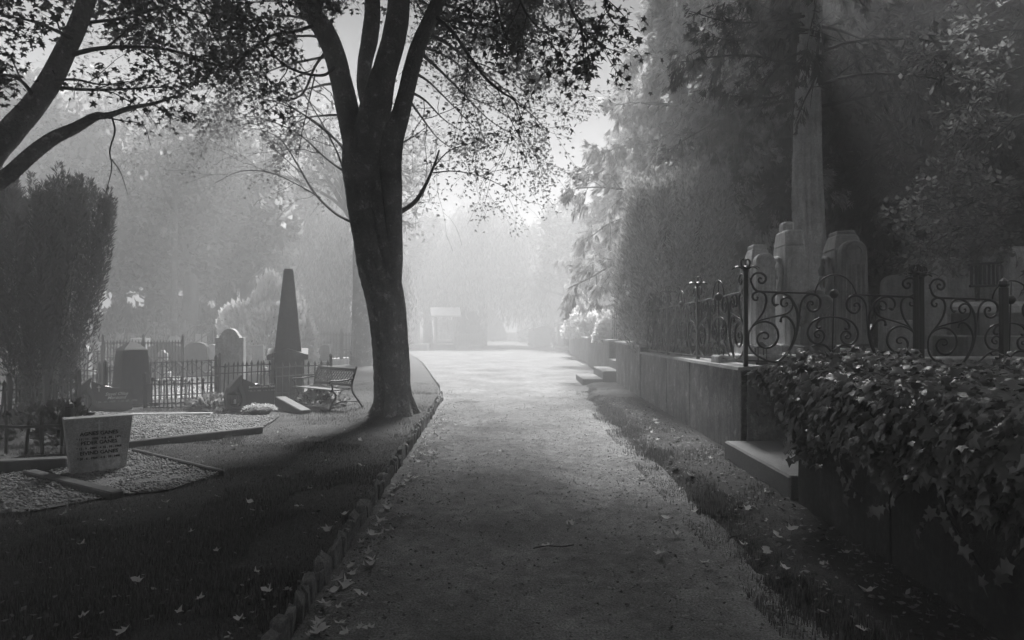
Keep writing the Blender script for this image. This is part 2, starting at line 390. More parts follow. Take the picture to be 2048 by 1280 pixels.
while d < 15.2:
    ln = random.uniform(0.085, 0.17) * (1 + 0.6 * (random.random() < .12)); x = float(left_edge(d + ln / 2))
    s = link('stone', stones[i % 14], None, kerb, (x - 0.045 + random.uniform(-.012, .012), d + ln / 2, 0.01 + random.uniform(-.012, .012)))
    s.scale = (random.uniform(.05, .08), ln * random.uniform(.8, .93), random.uniform(0.15, 0.24)); s.rotation_euler = (random.uniform(-.16, .16), random.uniform(-.14, .14), random.uniform(-.2, .2))
    d += ln; i += 1

# grass blades on lawn and verge
def grass_obj(name, xs, ys, zs, hmin, hmax, lab, m):
    n = len(xs); az = rng.uniform(0, 2 * math.pi, n); lean = rng.uniform(.15, .75, n)
    ax = np.stack([np.cos(az) * lean, np.sin(az) * lean, np.ones(n)], -1); nr = np.stack([-np.cos(az), -np.sin(az), np.full(n, .3)], -1)
    h = rng.uniform(hmin, hmax, n) * (0.75 + 0.5 * (fbm(xs * 1.3, ys * 1.3, 41, 3) > 0.1))
    o = leaves_obj(name, T_BLADE, np.stack([xs, ys, zs - .006], -1), ax, nr, h, m)
    return tag(o, lab, 'grass', kind='stuff')
def lawn_pts(n, d0, d1, pw):
    v = d0 + (d1 - d0) * rng.random(n) ** pw; l = left_edge(v) - 0.1
    far = -0.80 * v - 0.6; x = l + (far - l) * rng.random(n)
    keep = ~(in_poly(x, v, PLOTS[0]) | in_poly(x, v, PLOTS[1]) | in_poly(x, v, PLOTS[2])) & (rng.random(n) < 0.72 + 0.4 * fbm(x * 1.1, v * 1.1, 44, 3))
    return x[keep], v[keep]
x1, y1 = lawn_pts(230000, 2.2, 9.5, 1.0); x2, y2 = lawn_pts(120000, 9.5, 19, 1.0)
x1 = np.concatenate([x1, x2]); y1 = np.concatenate([y1, y2])
grass_obj('grass', x1, y1, lawn_z(x1, y1), .016, .042, 'short ragged grass of the lawn left of the stone kerb', M['grass'])
n = 170000; v = 1.6 + 15 * rng.random(n) ** 1.2; r_ = right_edge(v)
x = r_ - .16 + (VERGE_X1 - .04 - r_) * rng.random(n) ** 1.2; z = np.maximum(verge_z(x, v), -.012)
tuft = np.clip(1 - np.abs(x - r_ - .16) / .2, 0, 1)
keep = rng.random(n) < (.3 + .7 * tuft) * np.clip(.45 + 1.3 * fbm(x * 1.5, v * 1.5, 36, 3), .03, 1)
grass_obj('grass', x[keep], v[keep], z[keep], .012, .045, 'tufted grass of the verge between path and concrete wall', M['grass'])

n = 34000; v = 2.0 + 14.5 * rng.random(n) ** 1.1; jg = 0.07 * fbm(v * 1.1, v * 0 + 3, 31, 5) + 0.06; x = right_edge(v) + jg + .1 + rng.normal(0, .07, n)
k = rng.random(n) < np.clip(.55 + 1.2 * fbm(v * 1.7, v * 0 + 7, 38, 3), .05, 1)
grass_obj('grass', x[k], v[k], np.maximum(verge_z(x[k], v[k]), -.01), .02, .065, 'ragged turf lip along the right edge of the path', M['grass'])

# gravel of the grave plots: loose pebbles over a bed
def pebbles(name, poly, dens, lab, s0, s1, m):
    P = np.array([p[:2] for p in poly]); lo, hi = P.min(0), P.max(0); n = int(dens * np.prod(hi - lo))
    x = rng.uniform(lo[0], hi[0], n); y = rng.uniform(lo[1], hi[1], n); k = in_poly(x, y, poly); x, y = x[k], y[k]; n = len(x)
    tv = np.array([(1, 0, 0), (0, 1, 0), (-1, 0, 0), (0, -1, 0), (.2, .1, .75), (0, 0, -.6)], float)
    tf = np.array([(0, 1, 4), (1, 2, 4), (2, 3, 4), (3, 0, 4), (1, 0, 5), (2, 1, 5), (3, 2, 5), (0, 3, 5)])
    az = rng.uniform(0, 6.28, n); s = rng.uniform(s0, s1, n); sq = rng.uniform(.5, 1, n)
    V = np.empty((n, 6, 3)); c, sn = np.cos(az)[:, None], np.sin(az)[:, None]
    V[..., 0] = x[:, None] + s[:, None] * (tv[:, 0] * c - tv[:, 1] * sn * sq[:, None])
    V[..., 1] = y[:, None] + s[:, None] * (tv[:, 0] * sn + tv[:, 1] * c * sq[:, None])
    V[..., 2] = (lawn_z(x, y) + 0.022)[:, None] + s[:, None] * (tv[:, 2] * .8 + rng.uniform(-.2, .6, n)[:, None])
    F = (tf[None] + (np.arange(n) * 6)[:, None, None]).reshape(-1, 3)
    return tag(link(name, arr_mesh(name, V.reshape(-1, 3), F), m), lab, 'gravel', kind='stuff')
for q, lab in zip(PLOTS, ('pale gravel of the plot before the black lantern stones', 'pale gravel bed before the tapered family stone', 'darker littered gravel at the edge of the lawn')):
    me = MB(); nn = len(q)
    me.add([(p[0], p[1], float(lawn_z(np.array(p[0]), np.array(p[1]))) + 0.018) for p in q], [tuple(range(nn))])
    tag(me.build('gravel_bed_ground', M['gravel_bed']), kind='structure')
    pebbles('gravel', q, 2000 if 'darker' not in lab else 1000, lab, .011, .026, M['pebble'])

# small stones trodden into the path
PATH_POLY = [(float(left_edge(d_)) + .02, d_) for d_ in np.arange(2, 15, .5)] + [(float(right_edge(d_)) + .1, d_) for d_ in np.arange(14.5, 1.9, -.5)]
_lz = lawn_z; lawn_z = lambda x, y: path_fn((x - left_edge(y) + .05) / (right_edge(y) - left_edge(y) + .17), y)[2] - .024
pebbles('gravel', PATH_POLY, 170, 'small stones trodden into the bare path', .004, .013, M['pebble'])
lawn_z = _lz

# ================================================================== RIGHT SIDE: terraces, walls, steps
TER = 1.06
def terrace(name, x0, x1, y0, y1, z, m=None):
    return tag(link(name, grid_mesh(name, np.linspace(x0, x1, 40), np.linspace(y0, y1, 40), lambda u, v: (u, v, z + 0.025 * fbm(u * 1.5, v * 1.5, 51))), m or M['soil']), kind='structure')
terrace('terrace', 2.86, 40, 8.06, 18.2, TER)
terrace('terrace_near', 2.62, 40, -8, 5.88, TER)
terrace('terrace_far', 3.3, 40, 20.6, 60, 1.0)
terrace('terrace_steps', 4.1, 40, 5.86, 8.1, 0.98)
terrace('terrace_steps', 3.9, 40, 18.1, 20.7, 0.95)

def slab_wall(name, label, segs, xf, thick, z0, z1f, cap=0.0, jut=0.02, m=None):
    """wall along y whose path face is at x = xf(y); one slab per segment, recessed joints between"""
    t = thing(name, label, 'wall', (0, 0, 0))
    core = MB()
    a, b = segs[0], segs[-1]
    for k in range(len(segs) - 1):
        y0, y1 = segs[k] + 0.02, segs[k + 1] - 0.02; me = MB()
        xa, xb = xf(y0), xf(y1); za, zb = z1f(y0), z1f(y1); off = random.uniform(-.006, .006)
        ny = max(2, int((y1 - y0) / .25)); nz = 6; vs_ = []
        for iy in range(ny + 1):
            f = iy / ny; y = y0 + (y1 - y0) * f
            for iz in range(nz + 1):
                g = iz / nz; z = z0 + (za + (zb - za) * f - z0) * g
                e = 0.014 if iy in (0, ny) or iz == nz else 0.0
                vs_.append((xa + (xb - xa) * f + e + off + random.uniform(-.003, .003), y, z))
        fs = []
        for iy in range(ny):
            for iz in range(nz):
                p = iy * (nz + 1) + iz; fs.append((p, p + 1, p + nz + 2, p + nz + 1))
        nb = len(vs_)
        vs_ += [(xa + thick, y0, z0), (xa + thick, y0, za), (xb + thick, y1, zb), (xb + thick, y1, z0)]
        fs.append((nb, nb + 3, nb + 2, nb + 1))
        fs.append(tuple([nb, nb + 1] + [iz for iz in range(nz, -1, -1)]))
        fs.append(tuple([nb + 2, nb + 3] + [ny * (nz + 1) + iz for iz in range(nz + 1)]))
        fs.append(tuple([nb + 1, nb + 2] + [iy * (nz + 1) + nz for iy in range(ny, -1, -1)]))
        me.add(vs_, fs).build('panel', m or M['concrete'], t)
        if cap:
            c = MB(); n_ = 3
            for iy in range(1):
                ya, yb = segs[k] + .004, segs[k + 1] - .004
                c.add([(xf(ya) - jut, ya, za + .002), (xf(ya) + thick + .03, ya, za + .002), (xf(yb) + thick + .03, yb, zb + .002), (xf(yb) - jut, yb, zb + .002),
                       (xf(ya) - jut + .008, ya, za + cap), (xf(ya) + thick + .02, ya, za + cap + .015), (xf(yb) + thick + .02, yb, zb + cap + .015), (xf(yb) - jut + .008, yb, zb + cap)],
                      [(3, 2, 1, 0), (4, 5, 6, 7), (0, 1, 5, 4), (1, 2, 6, 5), (2, 3, 7, 6), (3, 0, 4, 7)])
            c.build('cap_slab', M['capstone'], t)
    y0, y1 = a + .02, b - .02
    core.add([(xf(y0) + .03, y0, z0), (xf(y0) + thick - .02, y0, z0), (xf(y1) + thick - .02, y1, z0), (xf(y1) + .03, y1, z0),
              (xf(y0) + .03, y0, z1f(y0) - .02), (xf(y0) + thick - .02, y0, z1f(y0) - .02), (xf(y1) + thick - .02, y1, z1f(y1) - .02), (xf(y1) + .03, y1, z1f(y1) - .02)],
             [(3, 2, 1, 0), (4, 5, 6, 7), (0, 1, 5, 4), (1, 2, 6, 5), (2, 3, 7, 6), (3, 0, 4, 7)])
    core.build('joint_backing', M['black'], t)
    return t
wx = lambda y: 2.64 + (y - 8) * 0.012
slab_wall('retaining_wall', 'streaked concrete slab wall below the scrolled iron fence', [7.92, 10.3, 11.95, 13.05, 14.45], wx, 0.26, -0.05, lambda y: 1.07 - (y - 8) * 0.012, cap=0.04)
slab_wall('retaining_wall', 'higher pale wall block between the scrolled fence and the stone steps', [14.47, 16.2, 18.2], lambda y: 2.70 + (y - 14) * .012, 0.3, -0.05, lambda y: 1.13, cap=0.045)
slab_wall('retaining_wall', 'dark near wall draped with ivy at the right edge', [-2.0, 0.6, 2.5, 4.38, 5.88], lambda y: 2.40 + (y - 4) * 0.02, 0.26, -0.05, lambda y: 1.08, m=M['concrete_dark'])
slab_wall('retaining_wall', 'foggy wall just beyond the stone steps', [20.6, 23.5, 27.5], lambda y: 2.9 + (y - 20) * .02, 0.3, -0.05, lambda y: 1.10, cap=0.05)
slab_wall('retaining_wall', 'faint low wall far along the path, lost in fog', [28.0, 33, 39], lambda y: 3.25, 0.3, -0.05, lambda y: 1.0, cap=0.05)
def cross_wall(label, x0, x1, y, z1, face):
    t = thing('end_wall', label, 'wall', ((x0 + x1) / 2, y, 0)); n = max(1, round((x1 - x0) / 1.6)); w = (x1 - x0) / n
    for k in range(n):
        MB().box((x0 + w * (k + .5) - (x0 + x1) / 2, 0, z1 / 2 - .03), (w - .02, .24, z1 + .06), bev=.012).build('panel', M['concrete'], t)
    MB().box((0, .03, z1 / 2 - .05), (x1 - x0 - .04, .17, z1 - .02)).build('joint_backing', M['black'], t)
    return t
cross_wall('end wall of the fenced plot facing the granite step', 2.72, 9.2, 8.05, 1.06, -1)
cross_wall('inner end wall behind the ivy, near plot', 2.68, 6.5, 5.8, 1.04, 1)
cross_wall('inner end wall behind the far stone steps', 3.05, 7.5, 18.05, 1.05, 1)
cross_wall('foggy end wall above the far stone steps', 3.25, 8, 20.75, 1.02, -1)

# steps
def step(label, x0, x1, y0, y1, z1, z0=-0.05):
    t = MB().box(((x0 + x1) / 2, (y0 + y1) / 2, (z0 + z1) / 2), (x1 - x0, y1 - y0, z1 - z0), bev=.018).build('stone_step', M['step'])
    return tag(t, label, 'step')
step('broad granite step in the recess before the ivy wall', 2.44, 3.14, 6.02, 7.86, .27)
step('second granite step hidden in the dark recess', 3.15, 3.72, 6.0, 7.88, .52)
step('third granite step high in the dark recess', 3.73, 4.2, 6.0, 7.88, .78)
step('lowest of three pale steps by the far wall', 1.90, 2.46, 18.35, 20.3, .15)
step('middle of three pale steps by the far wall', 2.44, 2.92, 18.32, 20.45, .36)
step('topmost of three pale steps by the far wall', 2.90, 3.5, 18.3, 20.5, .60)
step('hidden landing stone above the three pale steps', 3.51, 4.0, 18.3, 20.5, .82)

# ------------------------------------------------------------------ scrolled iron fence
def zc(x, y): return ((x - 70) / 1850.0 * 2.0, (935 + 0.0405 * (x - 70) - y) / 1850.0 * 2.0)   # drawing -> metres in the panel
SCROLLS = {   # left half of one panel; (points, radius, end bulb)
 'collar': ([(90, 40), (112, 110), (135, 155), (180, 185), (240, 192), (500, 201), (795, 213)], .0085),
 'top_curl': ([(96, 92), (104, 40), (140, -5), (200, -12), (250, 20), (258, 65), (225, 98), (190, 88), (180, 55), (200, 40), (215, 55)], .0085),
 'small_curl': ([(165, 245), (180, 255), (170, 280), (140, 278), (120, 245), (140, 205), (195, 188), (250, 215), (272, 270), (268, 330), (240, 415), (190, 490), (130, 565), (100, 620)], .0085),
 'outer': ([(104, 600), (92, 680), (110, 790), (190, 880), (330, 945), (430, 940), (520, 850), (580, 740), (612, 620), (620, 500), (600, 380), (540, 270), (470, 215), (400, 207), (350, 240), (338, 295), (365, 338), (405, 325)], .0095),
 'big_coil': ([(250, 690), (272, 700), (300, 690), (305, 660), (270, 632), (215, 645), (186, 700), (210, 765), (280, 800), (360, 775), (408, 700), (400, 610), (350, 545), (270, 515), (190, 530), (130, 570), (104, 620)], .0085),
 'sweep': ([(480, 320), (495, 310), (500, 335), (470, 355), (435, 335), (432, 290), (470, 258), (525, 265), (558, 320), (540, 390), (470, 438), (300, 475), (170, 520), (110, 590)], .0075),
 'leaf_hook': ([(505, 865), (560, 760), (590, 650), (580, 570), (540, 500), (490, 460), (445, 470), (430, 505), (445, 520)], .0085),
 'shoulder': ([(755, 335), (775, 330), (770, 305), (735, 300), (715, 345), (745, 398), (800, 405), (850, 360), (855, 290), (815, 235), (745, 220), (690, 245), (650, 310), (638, 400), (622, 580), (600, 690)], .009),
 'heart': ([(840, 655), (860, 665), (850, 690), (815, 680), (803, 645), (835, 612), (885, 622), (908, 675), (885, 735), (830, 755), (770, 730), (730, 660), (735, 590), (780, 520), (860, 480), (960, 470), (1000, 470)], .0085),
 'inner_hook': ([(935, 472), (870, 490), (830, 530), (822, 570), (850, 590), (875, 575)], .0085),
 'foot_sweep': ([(610, 925), (690, 862), (760, 802), (840, 766), (910, 772), (965, 815), (1000, 872)], .0085),
 'foot_curl': ([(835, 930), (832, 890), (862, 862), (900, 870), (915, 900), (890, 905)], .0085),
}
XM = zc(998, 0)[0]
def scroll_mesh(pts, r, mirror):
    q = [zc(x, y) for x, y in pts]
    if mirror: q = [(2.0 * XM - x, z) for x, z in q]
    s = spline([(x, 0, z) for x, z in q], 5); n = len(s)
    rad = [r * 1.42 * (0.75 + 0.5 * math.sin(math.pi * min(1, i / n * 1.0))) for i in range(n)]
    return MB().tube(s, rad, 5)
panel_meshes = []
for nm, (pts, r) in SCROLLS.items():
    for mir in (False, True):
        mb = scroll_mesh(pts, r, mir)
        if nm in ('outer', 'inner_hook', 'leaf_hook'):       # thickened beaten end
            x, z = zc(*pts[-1]); x2, z2 = zc(*pts[-2])
            if mir: x, x2 = 2 * XM - x, 2 * XM - x2
            x3, z3 = zc(*pts[-3]); x3 = (2 * XM - x3) if mir else x3
            mb.tube([(x3, 0, z3), ((x2 + x3) / 2 * .4 + x2 * .6, 0, z2), (x2, 0, z2), ((x + x2) / 2, 0, (z + z2) / 2), (x, 0, z)], [.008, .014, .021, .017, .006], 6)
        m_ = mb.mesh('scroll', True); m_.materials.append(M['iron']); panel_meshes.append(('top_rail' if nm == 'collar' else 'scroll', m_))
mb = MB().tube(spline([(*zc(x, y)[:1], 0, zc(x, y)[1]) for x, y in [(795, 213), (803, 165), (840, 90), (915, 32), (1010, 12), (1105, 38), (1180, 105), (1222, 180), (1240, 232)]], 5), .0095, 6)
m_ = mb.mesh('arch', True); m_.materials.append(M['iron']); panel_meshes.append(('arch', m_))
x0, z0 = zc(1000, 200)
mb = MB().tube([(x0, 0, -.03), (x0, 0, z0 + .19)], .0095, 6); mb.lathe([(.004, -.055), (.03, -.045), (.05, -.018), (.054, 0), (.05, .018), (.03, .045), (.004, .055)], (x0, 0, z0 - .02), 12)
m_ = mb.mesh('centre_rod', True); m_.materials.append(M['iron']); panel_meshes.append(('centre_rod', m_))
mb = MB().box((1.0, 0, 0), (2.0, .022, .016)); m_ = mb.mesh('bottom_rail'); m_.materials.append(M['iron']); panel_meshes.append(('bottom_rail', m_))
def finial_mesh():
    mb = MB()
    for k in range(6):          # beaten leaves curling out and a bud of upright curls
        a = k * math.pi / 3 + .3; c, s = math.cos(a), math.sin(a); n = 6; vs_ = []; 
        for i in range(n):
            t = i / (n - 1); r = .02 + .15 * t; z = .02 + .05 * math.sin(t * 2.6) - .02 * t; w = .035 * math.sin(math.pi * min(1, t * .9 + .12))
            for q in (-1, 0, 1): vs_.append((r * c - q * w * s, r * s + q * w * c, z - (.012 if q else 0)))
        fs = []
        for i in range(n - 1):
            for q in range(2): p = i * 3 + q; fs.append((p, p + 1, p + 4, p + 3))
        mb.add(vs_, fs)
        mb.tube(spline([(0.01 * c, .01 * s, .02), (.05 * c, .05 * s, .06), (.055 * c, .055 * s, .11), (.025 * c, .025 * s, .14), (.02 * c, .02 * s, .12)], 3), [.012 * (1 - .6 * i / 12) for i in range(13)], 4)
    mb.lathe([(.02, -.02), (.035, 0), (.03, .03), (.012, .06), (.004, .1)], (0, 0, 0), 8)
    return mb.mesh('finial', True)
FIN = finial_mesh(); FIN.materials.append(M['iron'])
POST = MB().box((0, 0, .56), (.05, .05, 1.2), bev=.006).box((0, 0, 0.0), (.085, .085, .05), bev=.01).mesh('post'); POST.materials.append(M['iron'])
def put_panel(root, p0, p1, zb):
    p0, p1 = Vector(p0), Vector(p1); dv = p1 - p0; ln = dv.length; az = math.atan2(dv.y, dv.x); ti = -math.atan2(dv.z, math.hypot(dv.x, dv.y))
    for nm, me in panel_meshes:
        o = link(nm, me, None, root, p0); o.rotation_euler = (0, ti, az); o.scale = (ln / 2.0 / 1.004, 1, 1)
def put_post(root, p, h=1.0):
    o = link('post', POST, None, root, Vector(p) - Vector((0, 0, .1))); o.scale = (1, 1, h)
    link('finial', FIN, None, o, (0, 0, 1.15)).scale = (1, 1, 1 / h)
ff = thing('iron_fence', 'black scrolled iron fence with round arches standing above the ivy', 'fence')
A = (2.73, 7.98, 1.185); B = (4.745, 7.98, 1.115); C_ = (6.78, 7.98, 1.05)
put_panel(ff, A, B, 0); put_panel(ff, (4.83, 7.98, 1.11), C_, 0)
put_post(ff, A); put_post(ff, (4.72, 7.98, 1.115)); put_post(ff, (4.81, 8.02, 1.11), .99); put_post(ff, C_)
MB().box((0, 0, .45), (.075, .075, 1.0), bev=.008).lathe([(.03, .95), (.06, .98), (.05, 1.02), (.01, 1.06)], (0, 0, 0), 8).build('gate_post', M['iron'], ff, loc=(5.62, 7.8, 1.08))
sf = thing('iron_fence', 'black scrolled iron fence receding along the wall top into fog', 'fence')
ys = [8.05, 10.25, 12.3, 14.25]; zs_ = [1.185, 1.14, 1.11, 1.085]
for k in range(3):
    put_panel(sf, (2.765 + .012 * (ys[k] - 8), ys[k] + .02, zs_[k]), (2.765 + .012 * (ys[k + 1] - 8), ys[k + 1], zs_[k + 1]), 0)
for k in range(1, 4): put_post(sf, (2.765 + .012 * (ys[k] - 8), ys[k], zs_[k]))

# ------------------------------------------------------------------ monuments behind the scrolled fence
def stele(label, loc, rz, w, d, h, m, kind, lantern=False):
    """upright monument: its face looks along -x (to the path), its fluted narrow end to -y"""
    t = thing('stele', label, 'gravestone', loc, rz)
    MB().box((0, 0, .06), (d + .34, w + .3, .14), bev=.02).build('plinth', m, t)
    MB().box((0, 0, .2), (d + .18, w + .16, .14), bev=.02).build('base_course', m, t)
    # shaft: stepped silhouette
    sh = h - (.30 if kind == 'fluted' else .24); tpr = .93
    MB().box((0, 0, .27 + (sh - .27) / 2), (d, w, sh - .27), bev=.02, taper=tpr).build('shaft', m, t)
    MB().box((0, 0, sh + .11), (d * tpr, w * tpr, .22), bev=.03, taper=.72 if kind == 'fluted' else .86).build('shoulder', m, t)
    if kind != 'fluted': MB().box((-.02, .05, h + .05), (d * .5, w * .4, .14), bev=.03).build('cap_stone', m, t)
    else: MB().box((0, 0, sh + .24), (d * .64, w * .6, .06), bev=.015).build('cap_stone', m, t)
    # pilaster on the end: fluted, round top
    out = []; hw = d * .42; n = 12; ph = h * (.9 if kind == 'fluted' else .8)
    out = [(-hw * 1.12, .25), (hw * 1.12, .25), (hw, ph - hw)] + [(hw * math.cos(math.pi * i / n), ph - hw + hw * math.sin(math.pi * i / n)) for i in range(1, n)] + [(-hw, ph - hw)]
    pil = MB().prism(out, -w / 2 - .17, -w / 2 + .01, bev=.025).build('pilaster', m, t)
    if kind == 'fluted':
        for k in range(5):
            x = (k - 2) * hw * .36
            MB().tube([(x * 1.08, -w / 2 - .165, .4), (x, -w / 2 - .165, ph - hw * 2.0)], hw * .13, 6).build('flute', m, pil)
        MB().ring([(hw * .62 * math.cos(a), ph - hw + hw * .62 * math.sin(a)) for a in np.linspace(0, 2 * math.pi, 17)[:-1]],
                  [(hw * .48 * math.cos(a), ph - hw + hw * .48 * math.sin(a)) for a in np.linspace(0, 2 * math.pi, 17)[:-1]], -w / 2 - .19, -w / 2 - .15).build('roundel', m, pil)
    else:
        MB().box((0, -w / 2 - .09, ph * .52), (d * .98, .2, .06), bev=.01).build('moulding', m, pil)
    # oval medallion or wreath on the face
    mz = h * .66; rz_, ry = h * .13, w * .3
    ring = [(-d / 2 - .03, ry * math.cos(a), mz + rz_ * math.sin(a)) for a in np.linspace(0, 2 * math.pi, 21)]
    mb = MB().tube(ring, [.035 + .012 * math.sin(i * 2.1) for i in range(21)], 6, cap=False)
    wr = mb.build('wreath' if kind == 'fluted' else 'medallion_frame', m, t, True)
    if kind != 'fluted':
        mb = MB().lathe([(.001, -.07), (.05, -.06), (.075, 0), (.06, .06), (.03, .1), (.001, .12)], (0, 0, 0), 10)
        pr = mb.build('relief', m, t, True, loc=(-d / 2 - .01, 0, mz))
    if lantern: pass
    return t
stele('narrow fluted stele just right of the fence corner post', (gx(1522, 9.6), 9.75, TER), R(-4), .5, .3, gz(484, 9.6) - TER, M['stele'], 'fluted')
stele('tall pale stele with an oval medallion left of the furrowed trunk', (gx(1587, 9.8), 9.95, TER), R(-4), .6, .3, gz(457, 9.8) - TER, M['stele'], 'plain')
stele('tall dark fluted stele with carved wreath right of the furrowed trunk', (gx(1695, 9.9), 10.05, TER), R(-6), .6, .42, gz(457, 9.9) - TER, M['stele_dark'], 'fluted')
stele('low fluted stele with roundel under the iron arch', (gx(1637, 9.1), 9.2, TER), R(-2), .3, .3, gz(575, 9.1) - TER, M['stele_dark'], 'fluted')
def tablet(label, loc, rz, w, h, th, m, top='round', name='gravestone', text=None, base=True):
    t = thing(name, label, 'gravestone', loc, rz); n = 12
    if top == 'round':
        out = [(-w / 2, 0), (w / 2, 0), (w / 2, h - w * .3)] + [(w / 2 * math.cos(math.pi * i / n), h - w * .3 + w * .3 * math.sin(math.pi * i / n)) for i in range(1, n)] + [(-w / 2, h - w * .3)]
    elif top == 'wave':
        out = [(-w / 2, 0), (w / 2, 0), (w / 2, h * .86)] + [(w / 2 - w * i / n, h * (.86 + .14 * math.sin(math.pi * i / n) ** 2 )) for i in range(1, n)] + [(-w / 2, h * .86)]
    elif top == 'shoulder':
        q = w * .3; out = [(-w / 2, 0), (w / 2, 0), (w / 2, h - q * 1.1), (q * 1.2, h - q * 1.1), (q * 1.12, h - q * .9)] + [(q * math.cos(math.pi * i / n), h - q + q * math.sin(math.pi * i / n)) for i in range(1, n)] + [(-q * 1.12, h - q * .9), (-q * 1.2, h - q * 1.1), (-w / 2, h - q * 1.1)]
    elif top == 'point':
        out = [(-w / 2, 0), (w / 2, 0), (w / 2, h * .85), (w * .12, h), (-w * .12, h), (-w / 2, h * .85)]
    else: out = [(-w / 2, 0), (w / 2, 0), (w / 2 * .97, h), (-w / 2 * .97, h)]
    MB().prism(out, -th / 2, th / 2, bev=.012).build('slab', m, t)
    if base: MB().box((0, 0, .04), (w + .16, th + .16, .12), bev=.02).build('base', m, t)
    return t
tablet('rounded dark headstone behind the doubled iron post', (gx(1803, 10.4), 10.5, TER), R(6), .46, gz(548, 10.4) - TER, .16, M['stele_dark'], 'round')
tablet('low blocky headstone seen through the large iron spiral', (gx(1800, 8.9), 8.95, TER), R(-3), .42, gz(640, 8.9) - TER, .2, M['stele'], 'flat')
# lantern at the foot of the narrow stele
def lantern(label, loc, s=1.0, parent=None, m=None):
    m = m or M['iron_old']
    t = thing('grave_lantern', label, 'lantern', loc)
    MB().box((0, 0, .02 * s), (.17 * s, .17 * s, .04 * s), bev=.006).build('foot', m, t)
    for a in (-1, 1):
        for b in (-1, 1): MB().box((a * .065 * s, b * .065 * s, .15 * s), (.016 * s, .016 * s, .22 * s)).build('corner_bar', m, t)
    MB().lathe([(.035 * s, 0), (.036 * s, .1 * s), (.03 * s, .11 * s)], (0, 0, .041 * s), 10).build('candle', M['candle'], t, True)
    MB().box((0, 0, .275 * s), (.19 * s, .19 * s, .03 * s), bev=.006).box((0, 0, .32 * s), (.13 * s, .13 * s, .06 * s), taper=.3).build('lid', m, t)
    return t
lantern('small dark grave lantern at the foot of the narrow stele', (gx(1527, 8.9), 9.0, TER + .02), .85)
# ledger kerbs of the raised graves
def ledger(label, c, d, rz, m, z=TER):
    t = MB().box((c[0], c[1], z + d[2] / 2 - .03), (d[0], d[1], d[2] + .02), rz=rz, bev=.02).build('ledger_stone', m); return tag(t, label, 'ledger')
ledger('pale ledger stone at the foot of the two tall stelae', (3.75, 9.15, 0), (2.1, .3, .16), R(2), M['stele'])
ledger('pale ledger block under the dark fluted stele', (4.75, 9.3, 0), (1.6, .5, .24), R(-2), M['stele'])
ledger('long low ledger stone beyond the doubled iron post', (6.0, 9.0, 0), (1.5, .4, .14), R(3), M['stele'])

# stone piers with black railing at the right edge
def pier(label, px0, px1, pt, D, base_z=TER, m=None):
    w = gx(px1, D) - gx(px0, D); h = gz(pt, D) - base_z; t = thing('stone_pier', label, 'pier', (gx((px0 + px1) / 2, D), D + w / 2, base_z), R(14))
    MB().box((0, 0, h / 2 - .05), (w * .86, w * .86, h), bev=.015).build('shaft', m or M['stele'], t)
    MB().box((0, 0, h + .0), (w * .78, w * .78, .08), bev=.02).build('cap_stone', m or M['stele'], t)
    return t
pier('square pale pier with a leafy sapling rising behind it', 1878, 1960, 518, 11.0)
pier('stone pier cut by the right edge beside black railing', 2003, 2080, 496, 10.6)
t = thing('black_railing', 'short black railing between two stone piers at the right edge', 'railing', (gx(1938, 10.2), 10.2, 0))
zt, zb_ = gz(530, 10.2), gz(572, 10.2)
MB().tube([(0, 0, zt), (.75, .25, zt + .07)], .022, 6).build('rail', M['iron'], t); MB().tube([(0.02, 0, zb_), (.75, .25, zb_ + .02)], .022, 6).build('rail', M['iron'], t)
for k in range(8): MB().box((.05 + k * .085, .012 + k * .028, (zt + zb_) / 2 + k * .004), (.028, .02, zt - zb_)).build('bar', M['iron'], t)
t = thing('stone_tomb', 'stepped stone tomb with sloped shoulders beneath the black railing', 'tomb', (gx(1990, 10.0), 10.05, TER))
MB().box((0, 0, .18), (1.3, .8, .42), bev=.02).build('base', M['stele_dark'], t); MB().box((.1, .05, .55), (1.0, .62, .38), bev=.03).build('body', M['stele_dark'], t)
MB().box((.08, .05, .8), (1.15, .72, .16), bev=.07, taper=.93).build('lid', M['stele'], t)

# further things on the right terraces, in fog
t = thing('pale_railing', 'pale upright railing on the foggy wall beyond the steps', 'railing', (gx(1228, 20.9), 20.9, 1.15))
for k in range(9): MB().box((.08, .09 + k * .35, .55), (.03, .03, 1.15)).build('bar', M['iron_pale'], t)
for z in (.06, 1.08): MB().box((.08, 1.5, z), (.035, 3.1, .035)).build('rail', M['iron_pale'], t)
def vault(label, px0, px1, pt, D):
    x0, x1 = gx(px0, D), gx(px1, D); h = gz(pt, D); w = x1 - x0
    t = thing('burial_vault', label, 'vault', ((x0 + x1) / 2, D, 0))
    for x in (-w * .36, w * .02, w * .4): MB().box((x, 0, h * .42), (w * .22, .5, h * .9), bev=.03).build('pillar', M['granite'], t)
    MB().box((0, .4, h * .42), (w * .95, .3, h * .86)).build('wall', M['stele'], t)
    MB().box((0, .1, h * .93), (w * 1.1, 1.0, h * .14), bev=.05).build('cornice', M['granite'], t)
    MB().box((0, -.2, .12), (w * 1.15, 1.4, .26), bev=.03).build('step', M['granite'], t)
    for x in (-w * .2, w * .05): MB().lathe([(.12, 0), (.2, .1), (.16, .3), (.22, .36), (.02, .4)], (x, 0, h), 8).build('urn', M['white_stone'], t, True)
    return t
vault('low pillared vault with flat cornice, pale in the fog', 1112, 1182, 645, 44)
tablet('small pale headstone beside the far path end', (gx(1085, 52), 52, 0), 0, 1.2, 1.5, .5, M['white_stone'], 'round')
tablet('pointed pale headstone at the vanishing path', (gx(1068, 55), 55, 0), 0, .9, 1.4, .4, M['white_stone'], 'point')

# ================================================================== LEFT SIDE: graves, railings, bench
GZ = 0.07
